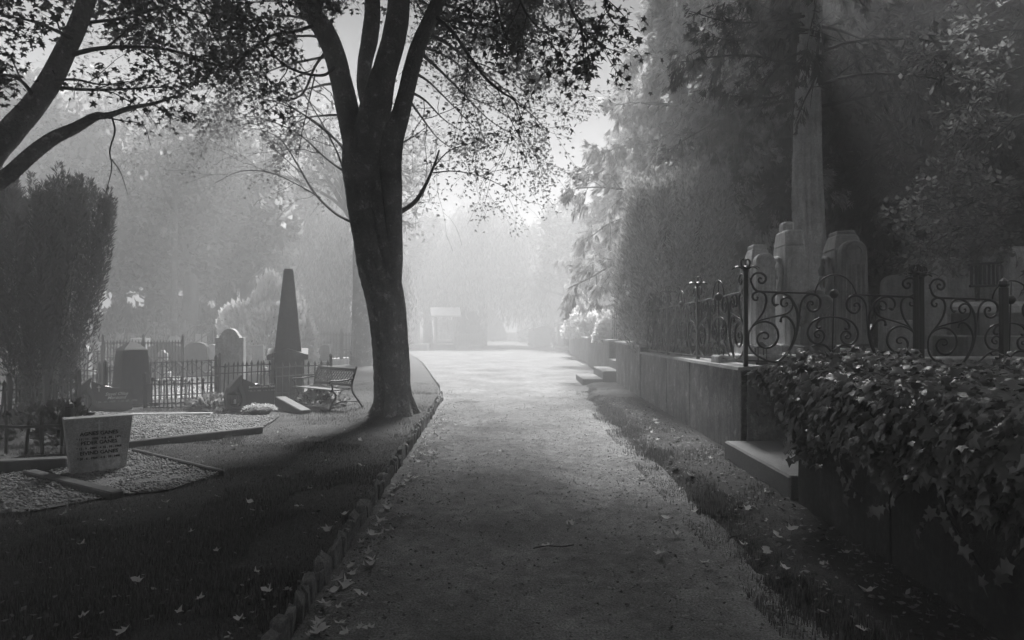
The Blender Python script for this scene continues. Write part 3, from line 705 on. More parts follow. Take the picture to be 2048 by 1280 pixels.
# tapered family stone in front
E0 = gp(197, 942, GZ); wE = 1.0 / FPX * E0.y
t = thing('gravestone', 'tapered grey headstone with six black inscription lines on gravel', 'gravestone', (E0.x, E0.y, GZ - .03), R(38))
hE = 116 * wE; wb, wt = 92 * wE, 118 * wE
MB().prism([(-wb / 2, -.02), (wb / 2, -.02), (wt / 2, hE), (-wt / 2, hE)], -.09, .09, bev=.008).build('slab', M['granite'], t)
MB().prism([(-wb / 2 + .06, .03), (wb / 2 - .06, .03), (wb / 2 - .04, hE * .66), (-wb / 2 + .04, hE * .66)], -.096, -.085).build('rough_panel', M['stele'], t)
MB().box((0, -.094, hE * .86), (.016, .008, hE * .17)).box((0, -.094, hE * .9), (.07, .008, .014)).build('cross_mark', M['white_stone'], t)
fz = hE * .70
for line, s, f in (('AGNES GANES', .052, .70), ('* 11 . 11 . 1892   + 8 . 03 . 1971', .031, .625), ('PEDER GANES', .052, .545), ('* 15 . 9 . 1884   + 12 . 10 . 1968', .031, .465),
                   ('EIVIND GANES', .052, .375), ('* 20 . 6 . 1924   + 5 . 10 . 1991', .031, .295)):
    put_text(line, s, t, (0, -.099, hE * f), M['inscription_dark'], bold=.0012, depth=.0025)

def bez_drop(w, h, n=24):
    """drop / flame outline, tip leaning right"""
    pts = spline([(0, 0), (-w * .34, h * .06), (-w * .5, h * .3), (-w * .42, h * .58), (-w * .1, h * .82), (w * .28, h), (w * .2, h * .82), (w * .34, h * .6), (w * .46, h * .32), (w * .3, h * .06)] , 4)
    return [tuple(p) for p in pts][::-1]
def lantern_stone(label, px, py, D, wpx, hpx, lines, cross, shear, rz, lab2):
    s = D / FPX; w, h = wpx * s, hpx * s; t = thing('gravestone', label, 'gravestone', (gx(px, D), D, GZ - .02), rz)
    dw, dh = w * .42, h * 1.0; off = -w * .30
    out = [(x + off, z) for x, z in bez_drop(dw, dh)]; cx, cz = off - dw * .02, dh * .36
    inn = [(cx + (x - cx) * .66, cz + (z - cz) * .62) for x, z in out]
    MB().ring(out, inn, -.12, .1).build('drop_frame', M['rough_black'], t)
    MB().prism([(x, z) for x, z in inn], .03, .09).build('niche_back', M['polished'], t)
    n = 10; a, b = -w * .18, w * .5
    top = [(a + (b - a) * i / n, h * (.9 - .22 * math.sin(math.pi * .62 * i / n) + .02 * (i / n) ** 3)) for i in range(n + 1)]
    MB().prism([(a, 0), (b, 0)] + top[::-1], -.07, .07, bev=.008).build('wave_slab', M['polished'], t)
    x0 = (a + b) / 2 + w * .07
    for txt, sz, zf, mm in lines: put_text(txt, sz * w, t, (x0, -.078, h * zf), mm, shear=shear, depth=.0015, bold=.0006)
    if cross:
        MB().box((a + w * .12, -.076, h * .7), (.012, .008, h * .17)).box((a + w * .12, -.076, h * .735), (.055, .008, .012)).build('cross_mark', M['inscription'], t)
    lantern(lab2, tuple(t.matrix_basis @ Vector((cx, -.02, h * .2))), h * .36 / .36)
    MB().box((0, 0, .02), (w * 1.05, .34, .08), bev=.02).build('base', M['rough_black'], t)
    return t
I1, I2 = M['inscription'], M['granite']
lantern_stone('black polished gravestone with cross, slanted lettering and lantern niche', 205, 828, 11.9, 104, 74,
    [('Sissel Olise', .085, .50, I1), ('Marøund', .085, .40, I1), ('* 24 . 10 . 1939   + 10 . 03 . 1996', .052, .31, I2)], True, .35, R(36), 'lantern in the niche of the black stone bearing a cross')
lantern_stone('black polished gravestone with bold white name and candle lantern', 500, 826, 12.2, 92, 76,
    [('Bernhard Otto Dahl', .066, .63, I1), ('* 24 . 11 . 1956    + 16 . 8 . 2012', .042, .54, I2)], False, 0, R(34), 'candle lantern in the niche of the bold lettered black stone')
# mound of white flowers
fc = gp(524, 827, GZ); t = thing('flower_pot', 'low mound of white flowers before the bold lettered black stone', 'flowers', (fc.x, fc.y - .1, GZ))
MB().lathe([(.16, 0), (.2, .05), (.19, .09)], (0, 0, 0), 12).build('bowl', M['rough_black'], t, True)
n = 420; a = rng.uniform(0, 6.28, n); q = np.sqrt(rng.random(n)); p = np.stack([.29 * q * np.cos(a), .18 * q * np.sin(a), .05 + .11 * np.sqrt(1 - q * q) + .012 * rng.normal(size=n)], -1)
leaves_obj('petals', T_RHOMB, p, np.stack([np.cos(a), np.sin(a), rng.uniform(-.2, 1, n)], -1) + .5 * rdir(n), np.tile((0, 0, 1.), (n, 1)) + .5 * rdir(n), rng.uniform(.03, .055, n), M['flower'], t)
# leaning dark plank-like slab
p0, p1 = gp(563, 803, .16), gp(610, 829, GZ); p0 = Vector((gx(560, 12.6), 12.6, .27)); p1 = Vector((gx(612, 11.9), 11.9, .10)); c = (p0 + p1) / 2; dv = p1 - p0
o = MB().box((0, 0, 0), (dv.length, .2, .16), bev=.015).build('grave_slab', M['slate'], None, loc=c - Vector((0, 0, .06))); o.rotation_euler = (0, math.asin(-dv.z / dv.length), math.atan2(dv.y, dv.x))
tag(o, 'dark sloping edge slab on the ground before the bench', 'slab')
# dark tapered pillar and the obelisk
D = 12.9; s = D / FPX; t = thing('memorial_pillar', 'dark blunt tapered pillar behind the black cross stone', 'monument', (gx(264, D), D, 0), R(52))
MB().box((0, 0, .06), (.74, .6, .14), bev=.02).build('base', M['rough_black'], t)
hp = gz(700, D); MB().box((0, 0, hp / 2 + .06), (.6, .46, hp - .1), bev=.02, taper=.74).build('shaft', M['rough_black'], t)
MB().box((0, 0, hp + .08), (.43, .33, .14), taper=.25).build('peak', M['rough_black'], t)
D = 14.0; t = thing('obelisk', 'tall slender grey obelisk behind the iron bench', 'monument', (gx(577, D), D, 0), R(16))
zk = gz(712, D); w = .5
MB().box((0, 0, .12), (1.0, 1.0, .26), bev=.03).build('plinth', M['slate'], t)
MB().box((0, 0, zk / 2 + .1), (.62, .62, zk - .25), bev=.015).build('pedestal', M['slate'], t)
cp = MB()
for k in range(4):       # gabled cap on each side of the pedestal
    a = k * math.pi / 2; mt = Matrix.Rotation(a, 4, 'Z')
    vs_ = [(-.39, -.39, 0), (.39, -.39, 0), (.39, -.39, .10), (0, -.39, .22), (-.39, -.39, .10), (0, 0, 0), (0, 0, .24)]
    cp.add([mt @ Vector(v) for v in vs_], [(0, 1, 2, 3, 4), (3, 2, 6), (4, 3, 6), (1, 0, 5)])
cp.build('gabled_cap', M['slate'], t, loc=(0, 0, zk - .06))
ht = gz(541, D) - zk - .1; MB().box((0, 0, zk + .1 + ht / 2), (.52, .52, ht), taper=.36, bev=.01).build('shaft', M['slate'], t)
MB().box((0, 0, zk + .1 + ht + .01), (.17, .17, .05), bev=.012).build('tip', M['slate'], t)

# background headstones on the left
def stone_at(px0, px1, pt, pb, D, m, top, label, rz=0, th=.16):
    return tablet(label, (gx((px0 + px1) / 2, D), D, gz(pb, D)), rz, gx(px1, D) - gx(px0, D), gz(pt, D) - gz(pb, D), th, m, top, base=True)
stone_at(434, 488, 657, 800, 14.3, M['stele'], 'shoulder', 'pale shouldered tablet with an arched top left of the obelisk', R(8), .2)
stone_at(124, 178, 687, 748, 17.5, M['granite'], 'round', 'light rounded headstone behind the lattice railing', R(14), .3)
stone_at(166, 180, 690, 745, 18.2, M['slate'], 'flat', 'dark narrow headstone peeping behind the light rounded one', R(14))
stone_at(192, 207, 684, 745, 18.6, M['white_stone'], 'flat', 'white slab edge beside the tall corner railing post', R(10))
stone_at(300, 362, 684, 750, 17.8, M['polished'], 'wave', 'wide black headstone with wavy top and two small crosses', R(4))
stone_at(372, 416, 684, 750, 17.4, M['slate'], 'round', 'dark round-shouldered headstone behind the spear railing', R(4))
stone_at(266, 296, 676, 740, 19.5, M['white_stone'], 'flat', 'small white box stone above the dark pillar', R(4), .3)
stone_at(50, 86, 736, 800, 12.4, M['slate'], 'point', 'small dark pointed headstone under the left yew', R(16))
stone_at(500, 530, 640, 700, 30, M['stele'], 'round', 'faint round headstone in fog behind the back railing', 0)
stone_at(600, 628, 636, 700, 31, M['slate'], 'flat', 'faint upright stone in fog right of the obelisk', 0, .4)
for (px0, px1, pt, pb, D_, m_, tp_, lab) in [
    (84, 112, 694, 752, 16.8, 'stele', 'round', 'grey rounded headstone half hidden by the left yew'), (222, 246, 690, 745, 19.0, 'granite', 'round', 'light headstone behind the close picket railing'),
    (248, 262, 688, 740, 20.5, 'white_stone', 'point', 'white pointed stone beside the close picket railing'), (418, 432, 688, 745, 18.4, 'white_stone', 'round', 'narrow white headstone left of the shouldered tablet'),
    (108, 124, 700, 745, 19.4, 'white_stone', 'flat', 'small white block left of the light rounded headstone'), (340, 358, 672, 715, 23.0, 'granite', 'round', 'faint light headstone above the wavy black one'),
    (392, 412, 668, 712, 24.0, 'white_stone', 'flat', 'faint white block above the round-shouldered headstone'), (455, 474, 664, 708, 26.0, 'granite', 'round', 'faint light stone above the shouldered tablet'),
    (506, 528, 690, 742, 18.0, 'granite', 'flat', 'light low headstone between tablet and obelisk'), (640, 660, 690, 728, 22.0, 'granite', 'round', 'light rounded stone behind the bench back'),
    (316, 334, 700, 752, 16.4, 'granite', 'point', 'small light pointed stone inside the cross-barred railing')]:
    stone_at(px0, px1, pt, pb, D_, M[m_], tp_, lab, R(random.uniform(-5, 20)), .2)
for k, (pa, pb_, pc, pd, lab) in enumerate([((90, 772), (440, 768), (440, 738), (90, 738), 'pale gravel of the graves behind the lattice railing'), ((300, 800), (430, 796), (430, 772), (300, 776), 'pale gravel inside the spear railing')]):
    q = [gp(*pa, .06), gp(*pb_, .06), gp(*pc, .06), gp(*pd, .06)]
    tag(MB().add([(v.x, v.y, float(lawn_z(np.array(v.x), np.array(v.y))) + .03) for v in q], [(0, 1, 2, 3)]).build('gravel_bed_ground', M['granite']), kind='structure')
    pebbles('gravel', [(v.x, v.y) for v in q], 260, lab, .02, .05, M['white_stone'])
# white bird-like statue
t = thing('garden_statue', 'small white statue among shrubs above the light rounded headstone', 'statue', (gx(172, 20), 20, gz(690, 20)))
MB().box((0, 0, .12), (.3, .3, .26), bev=.03).build('base', M['granite'], t)
MB().lathe([(.12, .24), (.19, .32), (.17, .5), (.1, .66), (.07, .72), (.085, .8), (.06, .87), (.01, .9)], (0, 0, 0), 10).build('figure', M['white_stone'], t, True)

# ------------------------------------------------------------------ railings
def spear(h, r, cross=False):
    mb = MB().tube([(0, 0, 0), (0, 0, h * .9)], r, 5)
    mb.add([(-r * 2, 0, h * .91), (0, -r * 1.1, h * .91), (r * 2, 0, h * .91), (0, r * 1.1, h * .91), (0, 0, h), (0, 0, h * .87)], [(0, 1, 4), (1, 2, 4), (2, 3, 4), (3, 0, 4), (1, 0, 5), (2, 1, 5), (3, 2, 5), (0, 3, 5)])
    if cross: mb.box((0, 0, h * .3), (r * 7, r * 1.6, r * 1.6))
    return mb
def railing(label, p0, p1, h, n, rails=(.15, .8), r=.011, m=None, lattice=None, posts=2, cross=False, wob=0.0, arcs=False):
    m = m or M['iron']; r = r * 1.3; p0, p1 = Vector(p0), Vector(p1); dv = p1 - p0; ln = math.hypot(dv.x, dv.y); az = math.atan2(dv.y, dv.x); sl = dv.z / ln
    t = thing('iron_railing', label, 'railing', p0, az)
    pm = spear(h, r, cross).mesh('picket'); pm.materials.append(m)
    for k in range(n):
        x = ln * (k + .5) / n
        o = link('picket', pm, None, t, (x, random.uniform(-.01, .01) * wob, x * sl)); o.rotation_euler = (random.gauss(0, .02) * wob, random.gauss(0, .035) * wob, 0); o.scale = (1, 1, 1 + random.gauss(0, .025) * wob)
    for f in rails:
        MB().tube([(0, 0, h * f), (ln * .5, 0, h * f + sl * ln * .5 - .01 * wob), (ln, 0, h * f + sl * ln)], r * 1.1, 4).build('rail', m, t)
    for k in range(posts):
        x = ln * k / max(1, posts - 1)
        MB().box((x, 0, x * sl + h * .52), (r * 3.6, r * 3.6, h * 1.08), bev=.004).lathe([(r * 1.8, 0), (r * 2.6, .02), (r * 2, .05), (.003, .08)], (x, 0, x * sl + h * 1.05), 6).build('post', m, t)
    if lattice:
        za, zb = lattice; nb = max(2, int(ln / ((zb - za) * h)))
        for k in range(nb):
            xa, xb = ln * k / nb, ln * (k + 1) / nb
            MB().tube([(xa, -.012, za * h + xa * sl), (xb, -.012, zb * h + xb * sl)], r * .9, 4).build('lattice_bar', m, t)
            MB().tube([(xa, .012, zb * h + xa * sl), (xb, .012, za * h + xb * sl)], r * .9, 4).build('lattice_bar', m, t)
    if arcs:
        nb = max(2, n // 2)
        for k in range(nb):
            xa, xb = ln * k / nb, ln * (k + 1) / nb; q = (xb - xa) / 2
            MB().tube([(xa + q - q * math.cos(a), .0, h * .62 + q * math.sin(a)) for a in np.linspace(0, math.pi, 9)], r * .8, 4).build('arc', m, t)
    return t
def rp(px, pb, D): return (gx(px, D), D, gz(pb, D))
railing('low dark spear railing under the left yew', rp(-60, 872, 9.6), rp(158, 842, 10.9), .74, 22, (.12, .52, .82), .012, M['iron'], cross=True, wob=1, posts=4)
railing('thin dark rail with leaning posts beside the tapered headstone', rp(-40, 925, 8.2), rp(140, 925, 8.15), .62, 5, (.15, .72), .016, M['iron'], wob=2, posts=2)
railing('openwork railing of crossed bars before the light rounded headstone', rp(60, 792, 14.6), rp(204, 776, 15.4), .86, 7, (.5, .97), .011, None, lattice=(.52, .95), posts=2, wob=.6)
railing('tall railing with close pickets running behind the dark pillar', rp(206, 775, 15.4), rp(366, 772, 15.8), 1.08, 26, (.12, .42, .62, .93), .010, None, lattice=(.42, .62), posts=3)
railing('spear railing with arched tops ending by the pale shouldered tablet', rp(290, 830, 12.3), rp(432, 824, 12.7), .66, 17, (.2, .84), .010, M['iron'], cross=True, wob=1.2, posts=2)
railing('cross-barred railing behind the spear railing with arches', rp(296, 800, 13.6), rp(440, 792, 14.0), .78, 14, (.1, .55, .95), .010, None, lattice=(.6, .92), posts=2, wob=.5)
railing('dark close railing running up beside the dark pillar', rp(210, 818, 12.6), rp(292, 800, 13.6), .8, 12, (.14, .5, .86), .010, None, posts=2, wob=.6)
railing('low dark railing round the grave before the light rounded headstone', rp(90, 778, 15.0), rp(200, 806, 13.2), .7, 13, (.14, .84), .010, None, posts=2, wob=.8)
railing('short railing between the shouldered tablet and the obelisk', rp(432, 822, 12.75), rp(545, 815, 13.0), .92, 12, (.16, .76, .9), .010, None, posts=2, wob=.6)
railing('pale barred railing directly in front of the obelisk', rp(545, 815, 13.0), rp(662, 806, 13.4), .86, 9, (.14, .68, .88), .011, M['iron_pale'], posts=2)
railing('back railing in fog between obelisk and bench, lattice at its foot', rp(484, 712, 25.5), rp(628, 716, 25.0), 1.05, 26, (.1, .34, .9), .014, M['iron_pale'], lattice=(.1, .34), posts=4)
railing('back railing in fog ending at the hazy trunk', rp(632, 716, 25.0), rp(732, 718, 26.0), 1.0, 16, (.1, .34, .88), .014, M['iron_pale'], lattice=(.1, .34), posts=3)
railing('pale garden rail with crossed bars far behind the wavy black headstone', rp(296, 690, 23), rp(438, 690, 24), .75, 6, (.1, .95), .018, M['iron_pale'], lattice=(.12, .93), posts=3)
MB_k = lambda lab, p0, p1, w, h, m, z: tag(MB().box((0, 0, 0), ((Vector(p1) - Vector(p0)).length, w, h), bev=.012).build('edging_stone', m, None, loc=((p0[0] + p1[0]) / 2, (p0[1] + p1[1]) / 2, z), rz=math.atan2(p1[1] - p0[1], p1[0] - p0[0])), lab, 'edging')
MB_k('thin dark edging stone right of the tapered headstone', gp(268, 906, .08), gp(446, 950, .08), .05, .10, M['slate'], .085)
MB_k('long dark edging stone behind the tapered headstone', gp(250, 894, .08), gp(525, 862, .08), .07, .12, M['slate'], .09)
MB_k('dark broken edging stone left of the tapered headstone', gp(60, 948, .08), gp(236, 992, .08), .12, .08, M['slate'], .085)
MB_k('low dark plinth under the left rail', gp(-90, 945, .08), gp(140, 934, .08), .16, .16, M['slate'], .11)
MB_k('pale edging stone below the spear railing', gp(255, 834, .08), gp(425, 832, .08), .12, .10, M['granite'], .09)
MB_k('foggy kerb of the grave behind the bench', gp(540, 735, .1), gp(742, 722, .1), .4, .28, M['stele'], .16)

# ------------------------------------------------------------------ bench
bc = Vector((gx(640, 12.6), 12.75, GZ)); bt = thing('park_bench', 'cast iron park bench with lattice back left of the big tree', 'bench', bc, R(-40)); BW = .62; bt.scale = (.95, .92, .82)
for k in range(4): MB().box((0, -.20 + k * .125, .43 + (.012 if k in (0, 3) else 0)), (2 * BW, .1, .03), bev=.006).build('seat_slat', M['wood'], bt)
ang = R(-14)
bk = MB().box((0, .33, .86), (2 * BW, .035, .07), bev=.01).build('back_rail', M['wood'], bt); MB().box((0, .25, .52), (2 * BW, .035, .06), bev=.01).build('back_rail', M['wood'], bt)
lat = MB(); n = 15
def bp(x, z): return (x, .25 + (z - .52) / .34 * .08, z)
for k in range(-6, n + 6):
    for sgn in (1, -1):
        xa = -BW + 2 * BW * k / n; xb = xa + sgn * .2; za, zb = .55, .83
        lo, hi = -BW + .01, BW - .01
        def clip(xa, za, xb, zb):
            f0, f1 = 0.0, 1.0; dx = xb - xa
            for lim, s_ in ((lo, 1), (hi, -1)):
                fa, fb = s_ * (xa - lim), s_ * (xb - lim)
                if fa < 0 and fb < 0: return None
                if fa < 0: f0 = max(f0, fa / (fa - fb))
                elif fb < 0: f1 = min(f1, fa / (fa - fb))
            return (xa + dx * f0, za + (zb - za) * f0, xa + dx * f1, za + (zb - za) * f1) if f1 - f0 > .05 else None
        c = clip(xa, za, xb, zb)
        if c: lat.tube([bp(c[0], c[1]), bp(c[2], c[3])], .0085, 4)
lat.build('lattice_panel', M['wood'], bt)
for s_ in (-1, 1):
    x = s_ * BW
    MB().tube(spline([(x, .52, .0), (x, .44, .12), (x, .30, .32), (x, .25, .48), (x, .30, .70), (x, .37, .93)], 5), .02, 6).build('rear_leg', M['iron_old'], bt, True)
    MB().tube(spline([(x, -.27, .0), (x, -.22, .14), (x, -.13, .28), (x, -.18, .40), (x, -.27, .43)], 5), .02, 6).build('front_leg', M['iron_old'], bt, True)
    MB().tube(spline([(x, -.22, .10), (x, 0, .17), (x, .2, .17), (x, .40, .14)], 4), .013, 5).build('stretcher', M['iron_old'], bt, True)
    MB().tube(spline([(x, .28, .66), (x, .1, .64), (x, -.1, .63), (x, -.24, .64), (x, -.27, .60), (x, -.22, .55), (x, -.2, .43)], 5), .018, 6).build('armrest', M['iron_old'], bt, True)

# ------------------------------------------------------------------ far centre: notice shelter, fence, low stones
D = 46; t = thing('notice_shelter', 'gabled notice shelter standing at the foggy path junction', 'shelter', (gx(890, D), D, -.05), R(12)); s = D / FPX
hh = gz(628, D)
for x in (-.62, .62):
    for y in (-.35, .35): MB().box((x, y, hh / 2), (.13, .13, hh), bev=.02).build('post', M['wood'], t)
MB().box((0, .2, 1.35), (1.2, .08, 1.3)).build('notice_board', M['stele'], t)
MB().box((0, .05, .45), (1.2, .5, .08), bev=.02).build('shelf', M['wood'], t); MB().box((0, -.2, .2), (1.15, .4, .3), bev=.02).build('crate', M['wood'], t)
MB().add([(-1.0, -.75, hh - .05), (1.0, -.75, hh - .05), (1.0, 0, hh + .5), (-1.0, 0, hh + .5), (-1.0, .75, hh - .05), (1.0, .75, hh - .05),
          (-1.0, -.75, hh - .15), (1.0, -.75, hh - .15), (1.0, .75, hh - .15), (-1.0, .75, hh - .15)],
         [(0, 1, 2, 3), (3, 2, 5, 4), (1, 0, 6, 7), (4, 5, 8, 9), (0, 3, 4, 9, 6), (2, 1, 7, 8, 5), (6, 9, 8, 7)]).build('roof', M['roof'], t)
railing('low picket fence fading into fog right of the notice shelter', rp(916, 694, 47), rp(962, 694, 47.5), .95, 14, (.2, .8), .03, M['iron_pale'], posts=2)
D = 44; t = thing('stone_column_tomb', 'foggy tomb of pale columns beside the big trunk', 'tomb', (gx(828, D), D, -.05))
MB().box((0, 0, .2), (2.0, 1.2, .5), bev=.05).build('base', M['granite'], t); MB().box((0, .1, 1.35), (.7, .5, 2.0), bev=.04).build('shaft', M['stele'], t)
MB().box((0, .1, 2.35), (1.1, .8, .2), bev=.05).build('cornice', M['granite'], t)
tag(MB().box((gx(985, 70), 70, .35), (6.5, 1.2, 1.0), bev=.2).build('low_wall', M['stele']), 'low dark wall across the far end of the path', 'wall')

# ================================================================== TREES AND PLANTS
def trunk_tube(pts, rad, sides=32, per=0.09, ridge=0.05, nr=13, seed=0, twist=.3, lump=.05):
    """thick limb with furrowed bark relief; pts in world space"""
    P = np.array(spline([tuple(p) for p in pts], 8)); Rr = np.array([float(x) for x in np.array(spline([(r,) for r in rad], 8)).ravel()])
    seg = np.linalg.norm(np.diff(P, axis=0), axis=1); s = np.concatenate([[0], np.cumsum(seg)]); n = max(6, int(s[-1] / per))
    q = np.linspace(0, s[-1], n + 1); P = np.stack([np.interp(q, s, P[:, k]) for k in range(3)], -1); Rr = np.interp(q, s, Rr)
    T = unit(np.gradient(P, axis=0)); u = np.cross(T[0], (0, 1, 0.01)); u /= np.linalg.norm(u); V = np.empty((n + 1, sides, 3)); a = np.linspace(0, 2 * math.pi, sides, endpoint=False)
    for i in range(n + 1):
        u = u - T[i] * u.dot(T[i]); u /= np.linalg.norm(u); w = np.cross(T[i], u)
        th = a + twist * q[i]
        rr = Rr[i] * (1 + ridge * np.abs(vnoise(np.cos(th) * nr * .3 + 20, np.sin(th) * nr * .3 + q[i] * .35 + seed, seed) - .0) * 1.6 - ridge * .6
                      + ridge * .7 * vnoise(np.cos(th) * nr * .6 + 50, np.sin(th) * nr * .6 + q[i] * 1.6, seed + 1)
                      + lump * vnoise(np.cos(th) * 1.1 + 9, np.sin(th) * 1.1 + q[i] * 1.2, seed + 2))
        V[i] = P[i] + rr[:, None] * (np.cos(a)[:, None] * u + np.sin(a)[:, None] * w)
    idx = np.arange((n + 1) * sides).reshape(n + 1, sides); nx = np.roll(idx, -1, axis=1)
    F = np.stack([idx[:-1], nx[:-1], nx[1:], idx[1:]], -1).reshape(-1, 4)
    return V.reshape(-1, 3), F
def merge(parts):
    Vs, Fs, b = [], [], 0
    for V, F in parts: Vs.append(V); Fs.append(F + b); b += len(V)
    return np.concatenate(Vs), np.concatenate(Fs)

class Grow:
    def __init__(s, seed, levels, ratio, nchild, ang, wob, trop, leaf_from, seglen=.25, start=.25):
        s.r = random.Random(seed); s.levels = levels; s.ratio = ratio; s.nchild = nchild; s.ang = ang; s.wob = wob; s.trop = trop; s.leaf_from = leaf_from; s.seglen = seglen; s.start = start
        s.tubes = MB(); s.lp = []; s.ld = []
    def branch(s, p, d, length, r0, lev=0):
        r = s.r; n = max(3, int(length / s.seglen)); pts = [Vector(p)]; d = Vector(d).normalized(); dirs = [d.copy()]
        for i in range(n):
            d = (d + Vector((r.gauss(0, s.wob), r.gauss(0, s.wob), r.gauss(0, s.wob) + s.trop[min(lev, len(s.trop) - 1)]))).normalized()
            pts.append(pts[-1] + d * (length / n)); dirs.append(d.copy())
        rad = [max(.0035, r0 * (1 - .75 * i / n)) for i in range(n + 1)]
        s.tubes.tube(pts, rad, 6 if r0 > .03 else (4 if r0 > .012 else 3), cap=False)
        s.down(pts, dirs, rad, length, lev); return pts
    def down(s, pts, dirs, rad, length, lev):
        r = s.r; n = len(pts) - 1
        if lev >= s.leaf_from:
            for i in range(1, n + 1): s.lp.append(pts[i]); s.ld.append(dirs[i])
        if lev < s.levels:
            k = s.nchild[min(lev, len(s.nchild) - 1)]
            for j in range(k):
                t = s.start + (1 - s.start) * (j + r.random()) / k; f = t * n; i = min(n - 1, int(f)); p = pts[i].lerp(pts[i + 1], f - i); d = dirs[i]
                ax = d.orthogonal().normalized(); ax = Matrix.Rotation(r.uniform(0, 6.283), 3, d) @ ax
                a = s.ang[min(lev, len(s.ang) - 1)] * r.uniform(.7, 1.25)
                nd = Matrix.Rotation(a, 3, ax) @ d
                s.branch(p, nd, length * s.ratio * r.uniform(.7, 1.2) * (1.15 - .5 * t), rad[i] * .55, lev + 1)
    def limb(s, pts, r0, r1, lev=0, n=5, children=True):
        """a traced limb (world points); grows twigs along it"""
        q = [Vector(p) for p in spline([tuple(p) for p in pts], n)]; m = len(q) - 1; rad = [r0 + (r1 - r0) * i / m for i in range(m + 1)]
        s.tubes.tube(q, rad, 7 if r0 > .03 else 5, cap=False)
        if children:
            ln = sum((q[i + 1] - q[i]).length for i in range(m)); dirs = [(q[min(i + 1, m)] - q[max(i - 1, 0)]).normalized() for i in range(m + 1)]
            s.down(q, dirs, rad, ln, lev)
        return q
def clothe(lp, ld, per, spread, tpl, size, m, parent, drop=.3, flat=.6, name='crown', along=.5):
    """leaves round a list of twig points"""
    P = np.array([tuple(p) for p in lp]); Dv = np.array([tuple(d) for d in ld])
    P = np.repeat(P, per, 0); Dv = np.repeat(Dv, per, 0); n = len(P)
    P = P + rng.normal(size=(n, 3)) * spread
    ax = rdir(n) + along * Dv + np.array((0, 0, -drop)); nr = rdir(n) * (1 - flat) + np.array((0, 0, flat))
    return leaves_obj(name, tpl, P, ax, nr, size * rng.uniform(.65, 1.25, n), m, parent)

# ---- the big maple beside the kerb
TD = 11.8; ts = TD / FPX
def tp(px, py, dd=0.0): return tuple(at(px, py, TD + dd))
mt_ = thing('maple_tree', 'big multi-stemmed maple standing on the lawn beside the kerb', 'tree', (gx(787, TD), TD, 0))
base = mt_.location.copy()
parts = [
 trunk_tube([tp(787, 848), tp(787, 835), tp(787, 812), tp(786, 775), tp(782, 700), tp(771, 600), tp(752, 520), tp(742, 470), tp(735, 420), tp(727, 345), tp(722, 300), tp(722, 255)],
            [r * ts for r in (51, 44, 38, 35, 34, 36, 37, 36, 36, 37, 33, 28)], 90, .03, .12, 20, 60, .22, .06),
 trunk_tube([tp(778, 660, -.02), tp(784, 590, -.02), tp(788, 520, .0), tp(786, 450), tp(783, 390), tp(780, 335), tp(780, 285), tp(797, 240), tp(810, 190), tp(822, 140), tp(836, 90), tp(858, 40), tp(885, -25), tp(905, -120)],
            [r * ts for r in (6, 16, 18, 18, 20, 23, 26, 19, 16, 16, 15, 14, 13, 11)], 40, .06, .05, 16, 63, .3, .06),
 trunk_tube([tp(728, 345), tp(712, 290), tp(700, 240), tp(684, 170, -.1), tp(668, 110, -.2), tp(650, 65, -.3), tp(620, 20, -.4), tp(580, -40, -.5), tp(540, -130, -.6)],
            [r * ts for r in (28, 26, 23, 21, 20, 20, 18, 16, 13)], 36, .06, .05, 16, 66, .3, .06),
 trunk_tube([tp(730, 345, -.05), tp(738, 290, -.05), tp(750, 220, -.1), tp(766, 150, -.1), tp(786, 80, -.15), tp(796, 20, -.2), tp(800, -60, -.2), tp(815, -160, -.2)],
            [r * ts for r in (30, 31, 30, 25, 23, 22, 19, 14)], 36, .06, .05, 16, 69, .3, .06),
 trunk_tube([tp(745, 240, .25), tp(730, 185, .3), tp(728, 130, .35), tp(738, 80, .4), tp(744, 20, .4), tp(740, -60, .4)], [r * ts for r in (14, 15, 15, 17, 16, 12)], 28, .07, .05, 14, 72, .3, .1),
 trunk_tube([tp(716, 322), tp(700, 334, -.05), tp(690, 343, -.06), tp(684, 346, -.06)], [r * ts for r in (24, 18, 12, 3)], 16, .04, .1, 8, 75),
 trunk_tube([tp(792, 285), tp(795, 268, -.08), tp(797, 255, -.1)], [r * ts for r in (14, 13, 4)], 14, .04, .1, 8, 77),
]
for k in range(7):      # root flare
    a = k * .9 + .2; c, s_ = math.cos(a), math.sin(a); rr = 46 * ts
    parts.append(trunk_tube([base + Vector((c * rr * .5, s_ * rr * .5, .40)), base + Vector((c * rr * .82, s_ * rr * .82, .12)), base + Vector((c * rr * 1.25, s_ * rr * 1.25, -.04))], [.11, .11, .06], 14, .05, .08, 8, 80 + k))
V, F = merge(parts); V = V - np.array(tuple(base))
link('trunk', arr_mesh('trunk', V, F, True), M['bark'], mt_)
g = Grow(5, 3, .5, (7, 5, 4), (R(50), R(45), R(42)), .14, (-.0, -.02, -.03), 2, .22, .25)
tops = [((905, -120), .0, 12), ((540, -130), -.6, 13), ((815, -160), -.2, 14), ((740, -60), .4, 12)]
for (px, py), dd, rpx in tops:
    p = at(px, py, TD + dd)
    for k in range(5):
        a = k * 1.2566 + random.random(); d = Vector((math.cos(a), math.sin(a), random.uniform(.05, .7)))
        g.branch(p, d, random.uniform(3.2, 4.6), .07, 0)
